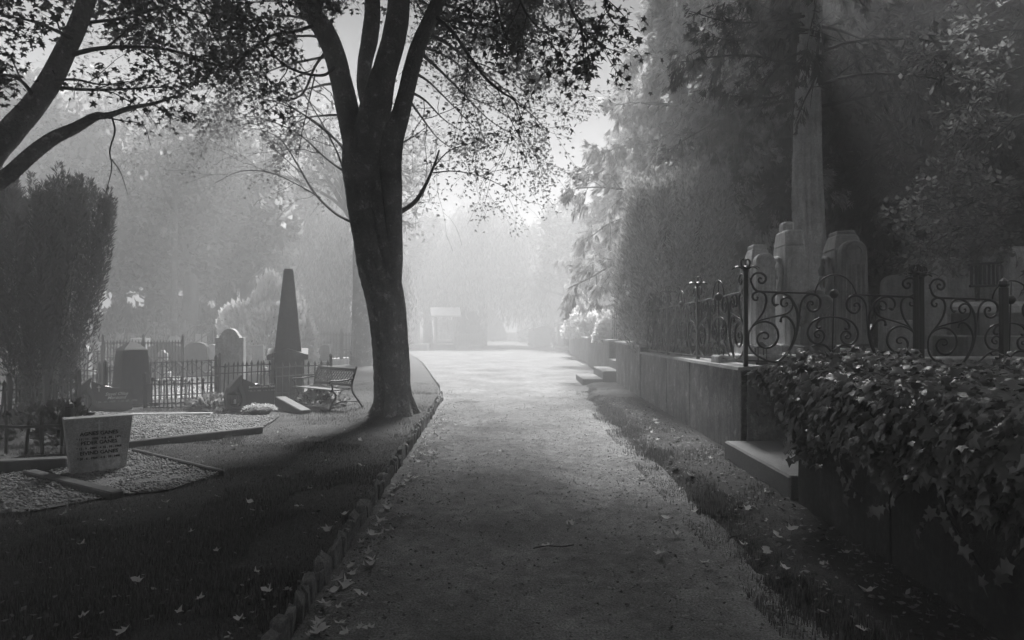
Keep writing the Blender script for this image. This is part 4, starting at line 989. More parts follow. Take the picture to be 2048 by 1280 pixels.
# traced low limbs in view
g.limb([tp(870, 30), tp(905, 62, -.4), tp(938, 110, -.8), tp(975, 160, -1.1), tp(1008, 186, -1.3), tp(1030, 200, -1.5), tp(1042, 235, -1.6)], .035, .008, 1)
g.limb([tp(850, 60), tp(890, 40, .2), tp(960, 50, .4), tp(1040, 60, .7), tp(1100, 90, .8)], .03, .008, 1)
g.limb([tp(640, 45, -.3), tp(590, 60, -.8), tp(540, 70, -1.4), tp(490, 110, -2), tp(450, 150, -2.4)], .035, .008, 1)
g.limb([tp(660, 90), tp(630, 130, .3), tp(600, 190, .7), tp(540, 200, 1.0), tp(480, 180, 1.4)], .03, .007, 1)
g.limb([tp(672, 130, -.2), tp(640, 150, -.9), tp(570, 130, -1.8), tp(500, 60, -2.6), tp(430, 60, -3.4)], .03, .008, 1)
g.limb([tp(798, 425, .2), tp(828, 405, .3), tp(848, 375, .5), tp(866, 335, .7), tp(878, 300, .9)], .05, .016, 2, children=False)
g.limb([tp(866, 345, .7), tp(910, 342, 1.0), tp(960, 352, 1.4), tp(1010, 375, 1.8), tp(1040, 400, 2.0)], .014, .004, 2)
g.limb([tp(866, 335, .7), tp(900, 300, 1.0), tp(960, 280, 1.3), tp(1000, 262, 1.5)], .014, .004, 2)
g.limb([tp(850, 60, .3), tp(900, 90, 1.5), tp(950, 130, 2.8), tp(1000, 170, 4.0), tp(1050, 215, 5.0), tp(1085, 250, 5.6)], .035, .006, 1)
g.limb([tp(835, 100, .3), tp(880, 140, 1.8), tp(930, 190, 3.2), tp(980, 240, 4.4), tp(1030, 270, 5.2)], .035, .006, 1)
g.limb([tp(815, 180, .3), tp(850, 200, 2.0), tp(890, 240, 3.6), tp(940, 270, 5.0)], .03, .006, 1)
g.limb([tp(870, 0, .3), tp(930, 20, 1.4), tp(1000, 40, 2.4), tp(1060, 90, 3.6), tp(1100, 150, 4.6)], .03, .006, 1)
g.limb([tp(840, 90, .4), tp(890, 110, 2.2), tp(945, 150, 4.2), tp(1000, 200, 6.0), tp(1060, 250, 7.4)], .03, .006, 1)
g.limb([tp(822, 140, .4), tp(860, 165, 2.4), tp(910, 215, 4.4), tp(960, 265, 6.2), tp(1010, 310, 7.6)], .03, .006, 1)
g.limb([tp(860, 40, .4), tp(930, 60, 2.0), tp(1000, 100, 4.0), tp(1050, 150, 5.6), tp(1085, 205, 7.0)], .03, .006, 1)
g.limb([tp(812, 190, .4), tp(840, 230, 2.4), tp(880, 280, 4.2), tp(930, 310, 6.0)], .03, .006, 1)
g.limb([tp(796, 290), tp(830, 270, -.2), tp(850, 255, -.4)], .014, .006, 2, children=False)
for pts in ([(655, 75), (610, 70, 1.6), (550, 80, 3.2), (490, 110, 4.6), (430, 150, 5.6)], [(668, 110), (610, 120, 1.8), (540, 140, 3.6), (470, 180, 5.2), (400, 230, 6.2)], [(682, 165), (640, 170, 1.8), (580, 190, 3.6), (520, 230, 5.0), (460, 270, 6.0)],
            [(640, 50), (580, 30, 2.0), (500, 40, 4.0), (420, 70, 5.6), (340, 120, 6.6)], [(695, 230), (650, 230, 1.6), (600, 240, 3.2), (550, 280, 4.6)], [(630, 30), (560, 0, 2.4), (460, 10, 4.6), (360, 40, 6.4), (280, 90, 7.4)]):
    g.limb([tp(q_[0], q_[1], q_[2] if len(q_) > 2 else .3) for q_ in pts], .03, .006, 1)
g.limb([tp(690, 300, .2), tp(640, 250, .8), tp(570, 210, 1.3), tp(500, 190, 1.8)], .022, .006, 1)
V = np.array([tuple(v) for v in g.tubes.v]) - np.array(tuple(base)); me = bpy.data.meshes.new('branches'); me.from_pydata(V.tolist(), [], g.tubes.f); me.update()
link('branches', me, M['bark_thin'], mt_)
keep = [(p - base, d) for p, d in zip(g.lp, g.ld) if p.z > 4.3]
print('maple twigs', len(keep))
gb = Grow(17, 3, .5, (6, 4, 3), (R(38), R(42), R(40)), .16, (0, .0, -.02), 99, .16, .2)
for pts, r0 in (([(705, 310), (660, 270), (615, 235), (570, 205), (520, 185), (470, 150)], .024), ([(692, 346), (650, 315), (600, 270), (550, 245), (500, 232), (455, 240)], .022), ([(705, 445), (668, 425), (628, 385), (595, 330), (562, 280), (530, 262), (495, 255)], .03), ([(690, 350), (672, 300), (640, 240), (610, 190), (585, 140)], .02), ([(640, 395), (600, 372), (540, 345), (480, 342), (430, 365)], .014)):
    gb.limb([tp(x, y, .3 + .35 * i) for i, (x, y) in enumerate(pts)], r0, .005, 1)
m2 = bpy.data.meshes.new('bare_twigs'); m2.from_pydata((np.array([tuple(v) for v in gb.tubes.v]) - np.array(tuple(base))).tolist(), [], gb.tubes.f); m2.update(); link('bare_twigs', m2, M['bark_thin'], mt_)
def in_gap(p):       # the crown is thin round the bare forks, so the limbs stay clear
    q = p + base; px = 1024 + q.x / q.y * FPX; py = HOR - (q.z - CH) / q.y * FPX
    if py < -10: return False
    if (px > 880 or px < 610) and q.y > 13.0: return False
    if 585 < px < 905 and py > 30: return random.random() < (.93 if q.y < TD + .3 else .5)
    return random.random() < (.42 if px > 905 else .3 + .5 * (py > 260))
keep = [k for k in keep if not in_gap(k[0])]
clothe([k[0] for k in keep], [k[1] for k in keep], 4, .11, T_MAPLE, .088, M['leaf_maple'], mt_)
# unseen dense crown top, added high up to shade the lawn and path
n = 66000; P = rng.uniform(-1, 1, (n, 3)); P = P[(P ** 2).sum(1) < 1] * np.array((7.8, 10.4, 3.4)) + np.array((-.8, 11.4, 8.9))
P = P[(P[:, 2] > 2.1 + .4685 * P[:, 1]) & (P[:, 2] > 6.2)]; P = P[rng.random(len(P)) < .75 + .5 * fbm(P[:, 0] * .5, P[:, 1] * .5, 91, 3)]; n = len(P); print('top leaves', n)
leaves_obj('crown', T_RHOMB, P - np.array(tuple(base)), rdir(n) + np.array((0, 0, -.3)), rdir(n) * .5 + np.array((0, 0, .6)), rng.uniform(.2, .36, n), M['leaf_maple'], mt_)

# ---- left maple leaning in from outside the frame
LD = 9.0
def lp_(px, py, dd=0.0): return tuple(at(px, py, LD + dd))
lt = thing('maple_tree', 'dark maple leaning in from the left edge above the yew', 'tree', (-7.6, LD, 0)); base = lt.location.copy()
V, F = merge([trunk_tube([(-7.6, LD, -.1), (-7.55, LD, .6), (-7.3, LD, 2.2), lp_(-40, 350), lp_(20, 262), lp_(60, 215), lp_(98, 160), lp_(128, 100), lp_(152, 50), lp_(170, 0), lp_(195, -70), lp_(230, -200)], [.26, .22, .19, .17, .155, .14, .13, .12, .11, .105, .1, .08], 28, .08, .05, 14, 90, .3, .05),
              trunk_tube([lp_(-40, 390), lp_(20, 346), lp_(60, 310), lp_(105, 276), lp_(150, 255), lp_(190, 232), lp_(215, 230), lp_(260, 215), lp_(310, 205), lp_(350, 190)], [.11, .10, .095, .085, .07, .055, .04, .03, .022, .014], 16, .08, .04, 10, 93, .3, .05)])
link('trunk', arr_mesh('trunk', V - np.array(tuple(base)), F, True), M['bark'], lt)
g = Grow(9, 3, .48, (6, 5, 4), (R(48), R(45), R(42)), .15, (0, -.02, -.04), 2, .2, .2)
g.limb([lp_(138, 108), lp_(190, 96, .1), lp_(245, 92, .3), lp_(310, 94, .5), lp_(370, 108, .8), lp_(430, 130, 1.0)], .035, .009, 1)
g.limb([lp_(330, 95, .5), lp_(400, 112, .7), lp_(440, 98, .8), lp_(465, 75, .9)], .014, .005, 2)
g.limb([lp_(98, 172), lp_(160, 178, .2), lp_(230, 178, .4), lp_(300, 174, .6), lp_(360, 172, .8)], .028, .008, 1)
g.limb([lp_(100, 160), lp_(150, 158, -.3), lp_(200, 168, -.6), lp_(260, 162, -.9)], .02, .006, 2)
g.limb([lp_(155, 45), lp_(200, 40, .3), lp_(260, 32, .6), lp_(330, 10, .9)], .03, .01, 1)
g.limb([lp_(150, 80), lp_(110, 60, -.3), lp_(60, 40, -.6), lp_(0, 30, -.8)], .03, .01, 1)
g.limb([lp_(70, 200), lp_(40, 160, -.4), lp_(0, 148, -.8), lp_(-60, 150, -1)], .03, .01, 1)
g.limb([lp_(222, 232), lp_(228, 262, .05), lp_(218, 300, .1), lp_(222, 335, .1), lp_(212, 380, .1)], .014, .005, 3)
g.limb([lp_(222, 318, .1), lp_(240, 345, .2), lp_(255, 390, .2)], .009, .003, 3)
g.limb([lp_(200, 232), lp_(240, 240, .2), lp_(285, 250, .3), lp_(300, 290, .4)], .012, .004, 3)
g.limb([lp_(300, 205), lp_(345, 230, .2), lp_(385, 245, .4)], .010, .003, 3)
for k in range(9):
    a = k * .7; g.branch(lp_(195 + k * 4, -70 - k * 14), Vector((math.cos(a), math.sin(a) * .9, random.uniform(-.05, .5))), random.uniform(2.4, 3.8), .06, 0)
me = bpy.data.meshes.new('branches'); me.from_pydata((np.array([tuple(v) for v in g.tubes.v]) - np.array(tuple(base))).tolist(), [], g.tubes.f); me.update(); link('branches', me, M['bark_thin'], lt)
keep = [(p - base, d) for p, d in zip(g.lp, g.ld) if p.z > 4.4]
clothe([k[0] for k in keep], [k[1] for k in keep], 4, .12, T_MAPLE, .082, M['leaf_maple'], lt)

# ---- generic broadleaf trees
def broad_meshes(seed, h, spread, nl, tpl, size, m_leaf, m_bark, per=5, sc=.22, trunk_r=.28, fork=.32, levels=3, trop=(.03, .0, -.02), flat=.6, rise=(.25, 1.0)):
    g = Grow(seed, levels, .55, (6, 5, 4), (R(50), R(46), R(44)), .12, trop, levels - 1, .35, .3)
    r = random.Random(seed); f = h * fork
    tr = trunk_tube([(0, 0, -.2), (r.uniform(-.05, .05), 0, f * .4), (r.uniform(-.15, .15), r.uniform(-.1, .1), f), (r.uniform(-.3, .3), 0, h * .62)], [trunk_r * 1.3, trunk_r, trunk_r * .85, trunk_r * .4], 20, .15, .06, 10, 100 + seed)
    for k in range(nl):
        a = k * 2.4 + r.random(); z = f + (h * .62 - f) * (k / nl) * .95
        g.branch((0, 0, z), (math.cos(a), math.sin(a), r.uniform(*rise)), spread * r.uniform(.75, 1.1) * (1 - .3 * k / nl), trunk_r * .4, 0)
    P = np.array([tuple(p) for p in g.lp]); Dv = np.array([tuple(d) for d in g.ld]); P = np.repeat(P, per, 0); Dv = np.repeat(Dv, per, 0); n = len(P); P = P + rng.normal(size=(n, 3)) * sc
    V, Fc = scatter(tpl, P, rdir(n) + .5 * Dv + np.array((0, 0, -.3)), rdir(n) * (1 - flat) + np.array((0, 0, flat)), size * rng.uniform(.6, 1.3, n))
    mc = arr_mesh('crown', V, Fc); mc.materials.append(m_leaf)
    m1 = arr_mesh('trunk', *tr, True); m1.materials.append(m_bark)
    m2 = g.tubes.mesh('branches'); m2.materials.append(M['bark_thin'] if m_bark is not M['bark_pale'] else m_bark)
    return m1, m2, mc
def tree(label, ms, loc, s=1.0, rz=0.0, group=None, name='broadleaf_tree', sz=None):
    t = thing(name, label, 'tree', loc, rz, group); t.scale = (s, s, sz or s)
    for nm, me in zip(('trunk', 'branches', 'crown'), ms): link(nm, me, None, t)
    return t
BA = broad_meshes(21, 10, 4.2, 13, T_RHOMB, .3, M['leaf_mid'], M['bark'], 5, .15)
BB = broad_meshes(22, 10, 3.8, 12, T_RHOMB, .28, M['leaf_mid'], M['bark_pale'], 5, .14, fork=.25)
BC = broad_meshes(23, 9, 4.4, 12, T_RHOMB, .26, M['leaf_pale'], M['bark_pale'], 6, .14, fork=.22, rise=(.05, .8))
grp = 'hazy broadleaf trees behind the graves'
BT = broad_meshes(27, 10.5, 3.9, 9, T_RHOMB, .2, M['leaf_pale'], M['bark'], 1, .3, fork=.46, trunk_r=.34)
tree('hazy spreading tree whose trunk stands behind the back railing', BT, (gx(722, 26), 26.2, 0), 1.1, 1.0, sz=1.1)
t2 = COL.objects['broadleaf_tree']; g = Grow(15, 3, .45, (5, 4, 3), (R(40), R(42), R(40)), .13, (0, .01, 0), 3, .3, .3)
for pts, r0 in (([(722, 520), (708, 450), (690, 420), (650, 350), (610, 300), (570, 270), (530, 235)], .13), ([(700, 430), (660, 395), (610, 370), (560, 350), (500, 345), (440, 360), (415, 380)], .07), ([(690, 420), (680, 360), (640, 290), (590, 240), (560, 200)], .08), ([(716, 480), (740, 420), (790, 360), (840, 330), (900, 320)], .09), ([(600, 300), (560, 310), (520, 325)], .04)):
    g.limb([at(x, y, 24.5 + .3 * i) for i, (x, y) in enumerate(pts)], r0, .015, 1)
m2 = g.tubes.mesh('branches'); m2.materials.append(M['bark_thin']); o = link('branches', m2, None, t2)
o.matrix_parent_inverse = Matrix.LocRotScale(t2.location, t2.rotation_euler, t2.scale).inverted()
BS = broad_meshes(28, 11, 4.0, 10, T_RHOMB, .2, M['leaf_mid'], M['bark'], 2, .34, fork=.46, trunk_r=.13)
tree('thin-stemmed high crowned tree between the pale stems', BS, (gx(335, 26), 26.5, 0), 1.0, 2.3, sz=1.15)
tree('thin-stemmed high crowned tree behind the left yew', BS, (gx(170, 27), 27.3, 0), 1.05, .7, sz=1.16)
tree('pale-stemmed foggy tree behind the wavy black headstone', BB, (gx(365, 30), 30.5, 0), 1.3, 2.0, sz=1.3)
tree('foggy tree behind the white box stone, left of the pale stem', BB, (gx(290, 34), 34.5, 0), 1.4, 4.0, sz=1.33)
tree('tall foggy tree rising over the small white statue', BA, (gx(130, 31), 31.5, 0), 1.4, .3, sz=1.27)
tree('broad foggy tree filling the gap left of the obelisk', BC, (gx(480, 37), 37.5, 0), 1.5, 5.2, sz=1.48)
tree('foggy tree at the far left behind the yew', BC, (gx(0, 25), 25.5, 0), 1.3, 2.7, sz=1.35)
tree('dim tall tree deep in the fog behind the pale stems', BA, (gx(240, 43), 43, 0), 1.6, 2.2, sz=1.28)
tree('dim tree deep in the fog behind the obelisk', BA, (gx(590, 45), 45, 0), 1.6, 4.4, sz=1.28)
tree('dim tree deep in the fog left of the notice shelter', BB, (gx(800, 54), 55, 0), 1.5, 5.0, sz=1.35)
tree('pale tree at the far right side of the path end', BC, (gx(1165, 52), 53, 0), 1.4, 1.4)
tree('pale tree far behind the pillared vault', BB, (gx(1200, 64), 66, 0), 1.5, 3.4, sz=1.35)
tree('ghostly tree at the vanishing point of the path', BC, (gx(1040, 86), 88, 0), 1.5, .4, sz=1.4)
tree('ghostly tree behind the low far wall', BA, (gx(930, 78), 78, 0), 1.5, 3.0, sz=1.3)
# overhead maples: the first droops twigs into view, the rest are added for shade
OV = broad_meshes(31, 11, 5.6, 14, T_MAPLE, .2, M['leaf_maple'], M['bark'], 3, .2, fork=.42)
ov1 = tree('overhanging maple whose twigs droop in at the top centre', OV, (3.8, -2.6, 0), 1.0, 1.2, name='maple_tree')
tree('unseen maple added behind the viewpoint on the path side for shade', OV, (-2.6, -6.5, 0), 1.1, .4, name='maple_tree')
tree('maple added to shade the foreground lawn, its trunk out of view', OV, (-5.5, 0.5, 0), 1.0, 3.9, name='maple_tree')
tree('unseen maple added on the near ivy terrace for shade', OV, (11.0, 1.0, TER - .1), .95, 5.4, name='maple_tree')
tree('unseen maple added for shade at the far left of the lawn, out past the frame', OV, (-10.5, 5.0, 0), 1.1, 2.4, name='maple_tree')
tree('unseen maple added for shade over the near terrace, behind the ivy', OV, (5.6, -6.5, TER - .1), 1.05, 3.0, name='maple_tree')
# hand-placed spray hanging at the top centre
g = Grow(41, 2, .5, (6, 5), (R(50), R(45)), .15, (-.05, -.08), 1, .15, .2)
D = 7.0
q0 = Vector((0, 0, 0)); INV = Matrix.LocRotScale(ov1.location, ov1.rotation_euler, ov1.scale).inverted()
for pts in ([(1120, -60), (1145, 20), (1180, 75), (1215, 95), (1250, 105)], [(1160, 40), (1168, 90), (1165, 130)], [(1020, -60), (1050, 20), (1085, 60), (1120, 75)], [(1200, -60), (1215, 20), (1240, 60)], [(980, -40), (1000, 40), (1020, 90)]):
    g.limb([at(x, y, D + .25 * i) for i, (x, y) in enumerate(pts)], .016, .004, 0)
me = bpy.data.meshes.new('branches'); me.from_pydata((np.array([tuple(v) for v in g.tubes.v]) - np.array(tuple(q0))).tolist(), [], g.tubes.f); me.update(); link('branches', me, M['bark_thin'], ov1).matrix_parent_inverse = INV
clothe([p - q0 for p in g.lp], g.ld, 1, .09, T_MAPLE, .085, M['leaf_maple'], ov1).matrix_parent_inverse = INV

# ---- weeping trees
def weeping_meshes(seed, h, rad, ns, m_leaf, leaf=.3, seg=.16):
    r = np.random.default_rng(seed); a = r.uniform(0, 6.283, ns); q = np.sqrt(r.random(ns)) * rad; top = h * (1 - .45 * (q / rad) ** 2) + r.normal(0, .25, ns)
    ln = np.clip((top - .8) * r.uniform(.35, .95, ns), .5, None); P = []
    for i in range(ns):
        k = int(ln[i] / seg); t = np.arange(k) / max(1, k); x = q[i] * np.cos(a[i]); y = q[i] * np.sin(a[i])
        bow = .4 * np.sin(t * 2.5)
        P.append(np.stack([x + np.cos(a[i]) * bow + .05 * np.sin(t * 9 + i), y + np.sin(a[i]) * bow + .05 * np.cos(t * 7 + i), top[i] - ln[i] * t], -1))
    P = np.concatenate(P); n = len(P); P = P + r.normal(0, .06, (n, 3))
    V, F = scatter(T_NARROW, P, np.stack([r.normal(0, .35, n), r.normal(0, .35, n), -np.ones(n)], -1), rdir(n), leaf * r.uniform(.6, 1.2, n))
    mc = arr_mesh('crown', V, F); mc.materials.append(m_leaf)
    g = Grow(seed, 2, .6, (6, 5), (R(45), R(45)), .12, (.02, -.06), 9, .3, .35)
    for k in range(9): b = k * .75; g.branch((0, 0, h * .4 + k * .1), (math.cos(b), math.sin(b), .9), rad * .95, .1, 0)
    m2 = g.tubes.mesh('branches'); m2.materials.append(M['bark_thin'])
    m1 = arr_mesh('trunk', *trunk_tube([(0, 0, -.2), (.05, 0, h * .25), (0, .1, h * .75)], [.3, .24, .1], 16, .2, .06, 10, 130), True); m1.materials.append(M['bark'])
    return m1, m2, mc
WA = weeping_meshes(3, 8.5, 3.6, 1500, M['leaf_pale'], .34)
WB = weeping_meshes(4, 7.0, 3.0, 1100, M['leaf_mid'], .3)
tree('tall weeping tree veiling the path end with hanging strands', WA, (gx(960, 50), 54, 0), 1.35, 0, name='weeping_tree')
tree('weeping tree in fog between the hazy trunk and the obelisk', WB, (gx(668, 34), 36, 0), 1.15, 1.0, name='weeping_tree')
tree('weeping tree in fog behind the notice shelter', WB, (gx(850, 60), 62, 0), 1.6, 2.0, name='weeping_tree')
tree('slim weeping tree right of the path end', WA, (gx(1105, 74), 74, 0), 1.2, 2.0, name='weeping_tree')

# ---- dome bushes
def bush_mesh(seed, rx, ry, h, n, tpl, size, m, up=.4, lumps=7, name='foliage'):
    r = np.random.default_rng(seed); d = unit(r.normal(size=(n, 3))); d[:, 2] = np.abs(d[:, 2]) * 1.0
    lc = unit(r.normal(size=(lumps * 3, 3))); lc[:, 2] = np.abs(lc[:, 2]); bump = (np.maximum(0, d @ lc.T) ** 14).max(1)
    q = (.74 + .3 * bump) * (1 - .28 * r.random(n) ** 2); P = d * q[:, None] * np.array((rx, ry, h))
    P[:, 2] += .05
    V, F = scatter(tpl, P, d + .55 * rdir(n) + np.array((0, 0, up)), d + .6 * rdir(n), size * r.uniform(.6, 1.3, n))
    me = arr_mesh(name, V, F); me.materials.append(m); return me
def stems_mesh(seed, r, h, k=7):
    mb = MB(); rr = random.Random(seed)
    for i in range(k):
        a = i * 6.283 / k; mb.tube([(0.05 * math.cos(a), .05 * math.sin(a), -.05), (r * .3 * math.cos(a), r * .3 * math.sin(a), h * .4), (r * .6 * math.cos(a), r * .6 * math.sin(a), h * .8)], [.04, .03, .01], 4)
    m_ = mb.mesh('stems'); m_.materials.append(M['bark_thin']); return m_
def bush(label, loc, me, st, s=1.0, rz=0, name='shrub', sz=None):
    t = thing(name, label, 'shrub', loc, rz); t.scale = (s, s, sz or s); link('stems', st, None, t); link('foliage', me, None, t); return t
S1 = bush_mesh(1, 1.7, 1.5, 2.0, 9000, T_RHOMB, .17, M['leaf_white'], .2); ST = stems_mesh(1, 1.5, 1.7)
S2 = bush_mesh(2, 1.2, 1.1, 1.1, 5000, T_RHOMB, .15, M['leaf_mid'], .3)
S3 = bush_mesh(3, 1.0, 1.0, 2.4, 7000, T_NARROW, .24, M['leaf_dark'], .8)
bush('bright pale feathery shrub behind the obelisk', (gx(532, 21), 21.0, .1), S1, ST, .88, 0, sz=1.45)
bush('pale shrub above the foggy wall right of the path end', (gx(1180, 34), 34, .9), S1, ST, .95, 2)
bush('low foggy shrub behind the statue and light headstone', (gx(215, 21), 21.5, 0), S2, ST, 1.1, 1)
bush('low foggy shrub between the white box stone and pale stem', (gx(320, 24), 25, 0), S2, ST, 1.0, 3)
bush('low shrub below the yew beside the lattice railing', (gx(130, 17), 19, 0), S2, ST, .9, 5)
for k, (px, D_, s_) in enumerate([(200, 33, 1.5), (260, 35, 1.6), (318, 34, 1.5), (385, 36, 1.7), (440, 35, 1.5), (500, 38, 1.7), (560, 37, 1.6), (640, 36, 1.5), (700, 40, 1.6), (770, 44, 1.7)]):
    bush(('hedge shrub in fog at the foot of the ' + ['statue', 'first pale stem', 'second pale stem', 'wavy black headstone', 'shouldered tablet', 'bright shrub', 'obelisk', 'weeping tree', 'hazy trunk', 'big maple'][k]), (gx(px, D_), D_, -.1), S3 if k % 2 else S2, ST, s_, k * 1.7, name='shrub', sz=1.15 if k % 2 else 1.9)
bush('dark upright shrub beside the notice shelter', (gx(932, 50), 51, 0), S3, ST, 1.15, 2)
bush('foggy upright shrub left of the bright pale shrub', (gx(445, 28), 29, 0), S3, ST, 1.0, 1, sz=1.3)
bush('dark shrub across the far path end', (gx(985, 66), 67, 0), S3, ST, 1.2, 1)
bush('foggy rounded shrub before the pillared vault', (gx(1075, 60), 62, 0), S2, ST, 1.5, 0)
bush('low pale shrub on the terrace above the far steps', (gx(1262, 21), 22.5, 1.0), S1, ST, .6, 4)
def plantlet(label, c, r, h, n, size, m=None, tpl=T_RHOMB, name='ground_plant'):
    t = thing(name, label, 'plant', c); me = bush_mesh(int(abs(c[0]) * 100), r, r * .7, h, n, tpl, size, m or M['leaf_mid'], .3); link('foliage', me, None, t); return t
plantlet('leafy groundcover under the bench seat', (gx(640, 12.9), 13.0, GZ), .5, .22, 380, .11)
plantlet('leafy groundcover left of the bold lettered black stone', (gx(425, 12.2), 12.3, GZ), .48, .16, 320, .12)
plantlet('trailing plant climbing at the left of the tapered headstone', (gx(112, 8.3), 8.45, GZ), .34, .55, 420, .09, M['leaf_dark'])
plantlet('dark leafy plant under the left railing', (gx(45, 8.9), 9.0, GZ), .5, .42, 420, .10, M['leaf_dark'])
plantlet('small clipped plant on the grave behind the bench', (gx(648, 14.6), 14.7, .2), .22, .4, 300, .07)

# ---- yews
def plume_yew(seed, rad, h, npl, per, size, m, prof, plen=(.8, 1.5), prad=.15):
    r = np.random.default_rng(seed); zf = r.random(npl) ** .8 * .9; a = r.uniform(0, 6.283, npl); q = np.where(r.random(npl) < .75, 1 - .12 * r.random(npl), np.sqrt(r.random(npl)))
    R0 = np.interp(zf, *prof) * rad * q * (1 + .2 * vnoise(a * 2.2 + 3, zf * 5 + 1, seed + 3)); L = r.uniform(*plen, npl); base = np.stack([R0 * np.cos(a), R0 * np.sin(a), zf * h - .25], -1)
    top = np.minimum(base[:, 2] + L, h * (.9 + .12 * r.random(npl))); L = np.maximum(.35, top - base[:, 2])
    t = r.random((npl, per)) ** .85; w = prad * (1.05 - t) ** .6 * r.uniform(.7, 1.25, npl)[:, None]; b = r.uniform(0, 6.283, (npl, per)); s = np.sqrt(r.random((npl, per)))
    lean = .16 * np.stack([np.cos(a), np.sin(a)], -1)
    X = base[:, 0:1] + lean[:, 0:1] * t * L[:, None] + w * s * np.cos(b); Y = base[:, 1:2] + lean[:, 1:2] * t * L[:, None] + w * s * np.sin(b); Z = base[:, 2:3] + t * L[:, None]
    P = np.stack([X, Y, Z], -1).reshape(-1, 3); n = len(P); out = np.stack([np.cos(b), np.sin(b), np.full(b.shape, 1.3)], -1).reshape(-1, 3)
    V, F = scatter(T_NARROW, P, out + .6 * rdir(n), rdir(n), size * r.uniform(.6, 1.25, n)); me = arr_mesh('crown', V, F); me.materials.append(m); return me
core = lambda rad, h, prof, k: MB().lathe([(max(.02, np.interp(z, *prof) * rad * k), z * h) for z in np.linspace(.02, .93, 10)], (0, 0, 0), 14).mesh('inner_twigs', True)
PR = ([0, .08, .3, .6, .82, .93, 1], [.62, .9, 1.0, .92, .8, .55, .2])
hy = gz(312, 13.4) - TER
yt = thing('columnar_yew', 'columnar yew rising behind the receding iron fence', 'tree', (gx(1330, 13.4) + .55, 14.6, TER))
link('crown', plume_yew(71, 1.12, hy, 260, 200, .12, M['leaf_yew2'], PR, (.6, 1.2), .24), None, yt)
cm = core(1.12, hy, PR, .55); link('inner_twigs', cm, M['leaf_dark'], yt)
MB().tube([(0, 0, -.1), (0, 0, hy * .8)], [.16, .05], 8).build('trunk', M['bark'], yt)
PL = ([0, .12, .35, .6, .75, .88, 1], [.25, .42, .8, 1.05, .95, .6, .2])
h2 = gz(340, 11) - .1
yl = thing('yew_bush', 'dark upright yew at the left edge above the railing', 'tree', (gx(62, 11), 11.3, .05))
link('crown', plume_yew(75, .78, h2, 230, 230, .10, M['leaf_yew'], PL, (1.0, 1.9), .13), None, yl)
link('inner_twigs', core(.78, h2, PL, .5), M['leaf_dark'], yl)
for k in range(6): MB().tube(spline([(.1 * math.cos(k), .1 * math.sin(k), -.1), (.3 * math.cos(k), .3 * math.sin(k), h2 * .4), (.6 * math.cos(k), .6 * math.sin(k), h2 * .85)], 3), [.06 - .005 * i for i in range(7)], 5).build('stem', M['bark'], yl)

# ---- furrowed conifer on the right terrace
CD = 13.0
def cp_(px, py, dd=0.0): return tuple(at(px, py, CD + dd))
ct = thing('conifer_tree', 'tall conifer with pale furrowed trunk behind the stelae', 'tree', (gx(1622, CD), CD, TER)); base = ct.location.copy(); cs = CD / FPX
V, F = merge([trunk_tube([cp_(1628, 640), cp_(1624, 590), cp_(1620, 540), cp_(1617, 470), cp_(1615, 400), cp_(1615, 300), cp_(1617, 200), cp_(1621, 100), cp_(1625, 0), cp_(1628, -200), cp_(1630, -480)], [r * cs for r in (46, 40, 31, 26, 24.5, 23, 21, 19, 17, 13, 6)], 120, .035, .24, 17, 140, .12, .05)]
             + [trunk_tube([Vector(cp_(1622, 530)) + Vector((.2 * math.cos(a), .2 * math.sin(a), 0)), Vector(cp_(1622, 590)) + Vector((.42 * math.cos(a), .42 * math.sin(a), 0)), Vector(cp_(1622, 660)) + Vector((.75 * math.cos(a), .75 * math.sin(a), 0))], [.1, .14, .06], 14, .05, .1, 9, 145) for a in np.arange(0, 6, 1.1)])
link('trunk', arr_mesh('trunk', V - np.array(tuple(base)), F, True), M['bark_conifer'], ct)
def conifer_boughs(seed, z0, z1, n, lmax, lmin, droop, r0=.035, twig=(9, 3), ratio=.34):
    g = Grow(seed, 2, ratio, twig, (R(55), R(50)), .07, (droop, droop * 1.6, -.12), 1, .22, .12); r = random.Random(seed)
    for k in range(n):
        f = k / n; a = k * 2.4 + r.uniform(-.4, .4); z = z0 + (z1 - z0) * f
        g.branch((0, 0, z), (math.cos(a), math.sin(a), r.uniform(-.05, .25)), lmax + (lmin - lmax) * f * r.uniform(.85, 1.1), r0, 0)
    return g
def needle_mesh(g, per, size, m, hang=1.0, sc=.05):
    P = np.array([tuple(p) for p in g.lp]); Dv = np.array([tuple(d) for d in g.ld]); P = np.repeat(P, per, 0); Dv = np.repeat(Dv, per, 0); n = len(P)
    V, F = scatter(T_SPRAY, P + rng.normal(size=(n, 3)) * sc, Dv * .9 + .45 * rdir(n) + np.array((0, 0, -hang)), rdir(n) + np.array((0, 0, .6)), size * rng.uniform(.6, 1.25, n))
    me = arr_mesh('crown', V, F); me.materials.append(m); return me
g = conifer_boughs(51, gz(215, CD) - TER, 11.5, 34, 3.0, 1.2, -.035)
for pts in ([(1640, 60), (1632, 150), (1610, 200), (1590, 250)], [(1612, 160), (1560, 190), (1520, 195), (1460, 190)], [(1612, 100), (1570, 120), (1520, 175), (1500, 190)], [(1610, 30), (1540, 40), (1460, 42), (1380, 20)], [(1610, 60), (1560, 60), (1480, 80), (1420, 70)]):
    g.limb([Vector(cp_(x, y, -.35 * (i + 1))) - base for i, (x, y) in enumerate(pts)], .03, .006, 1)
m2 = g.tubes.mesh('branches'); m2.materials.append(M['bark_thin']); link('branches', m2, None, ct)
kk = [i for i, p in enumerate(g.lp) if not (abs(p.x) < .5 and p.y < .1 and p.z < 6.6)]; g.lp = [g.lp[i] for i in kk]; g.ld = [g.ld[i] for i in kk]   # the bole stays bare in front
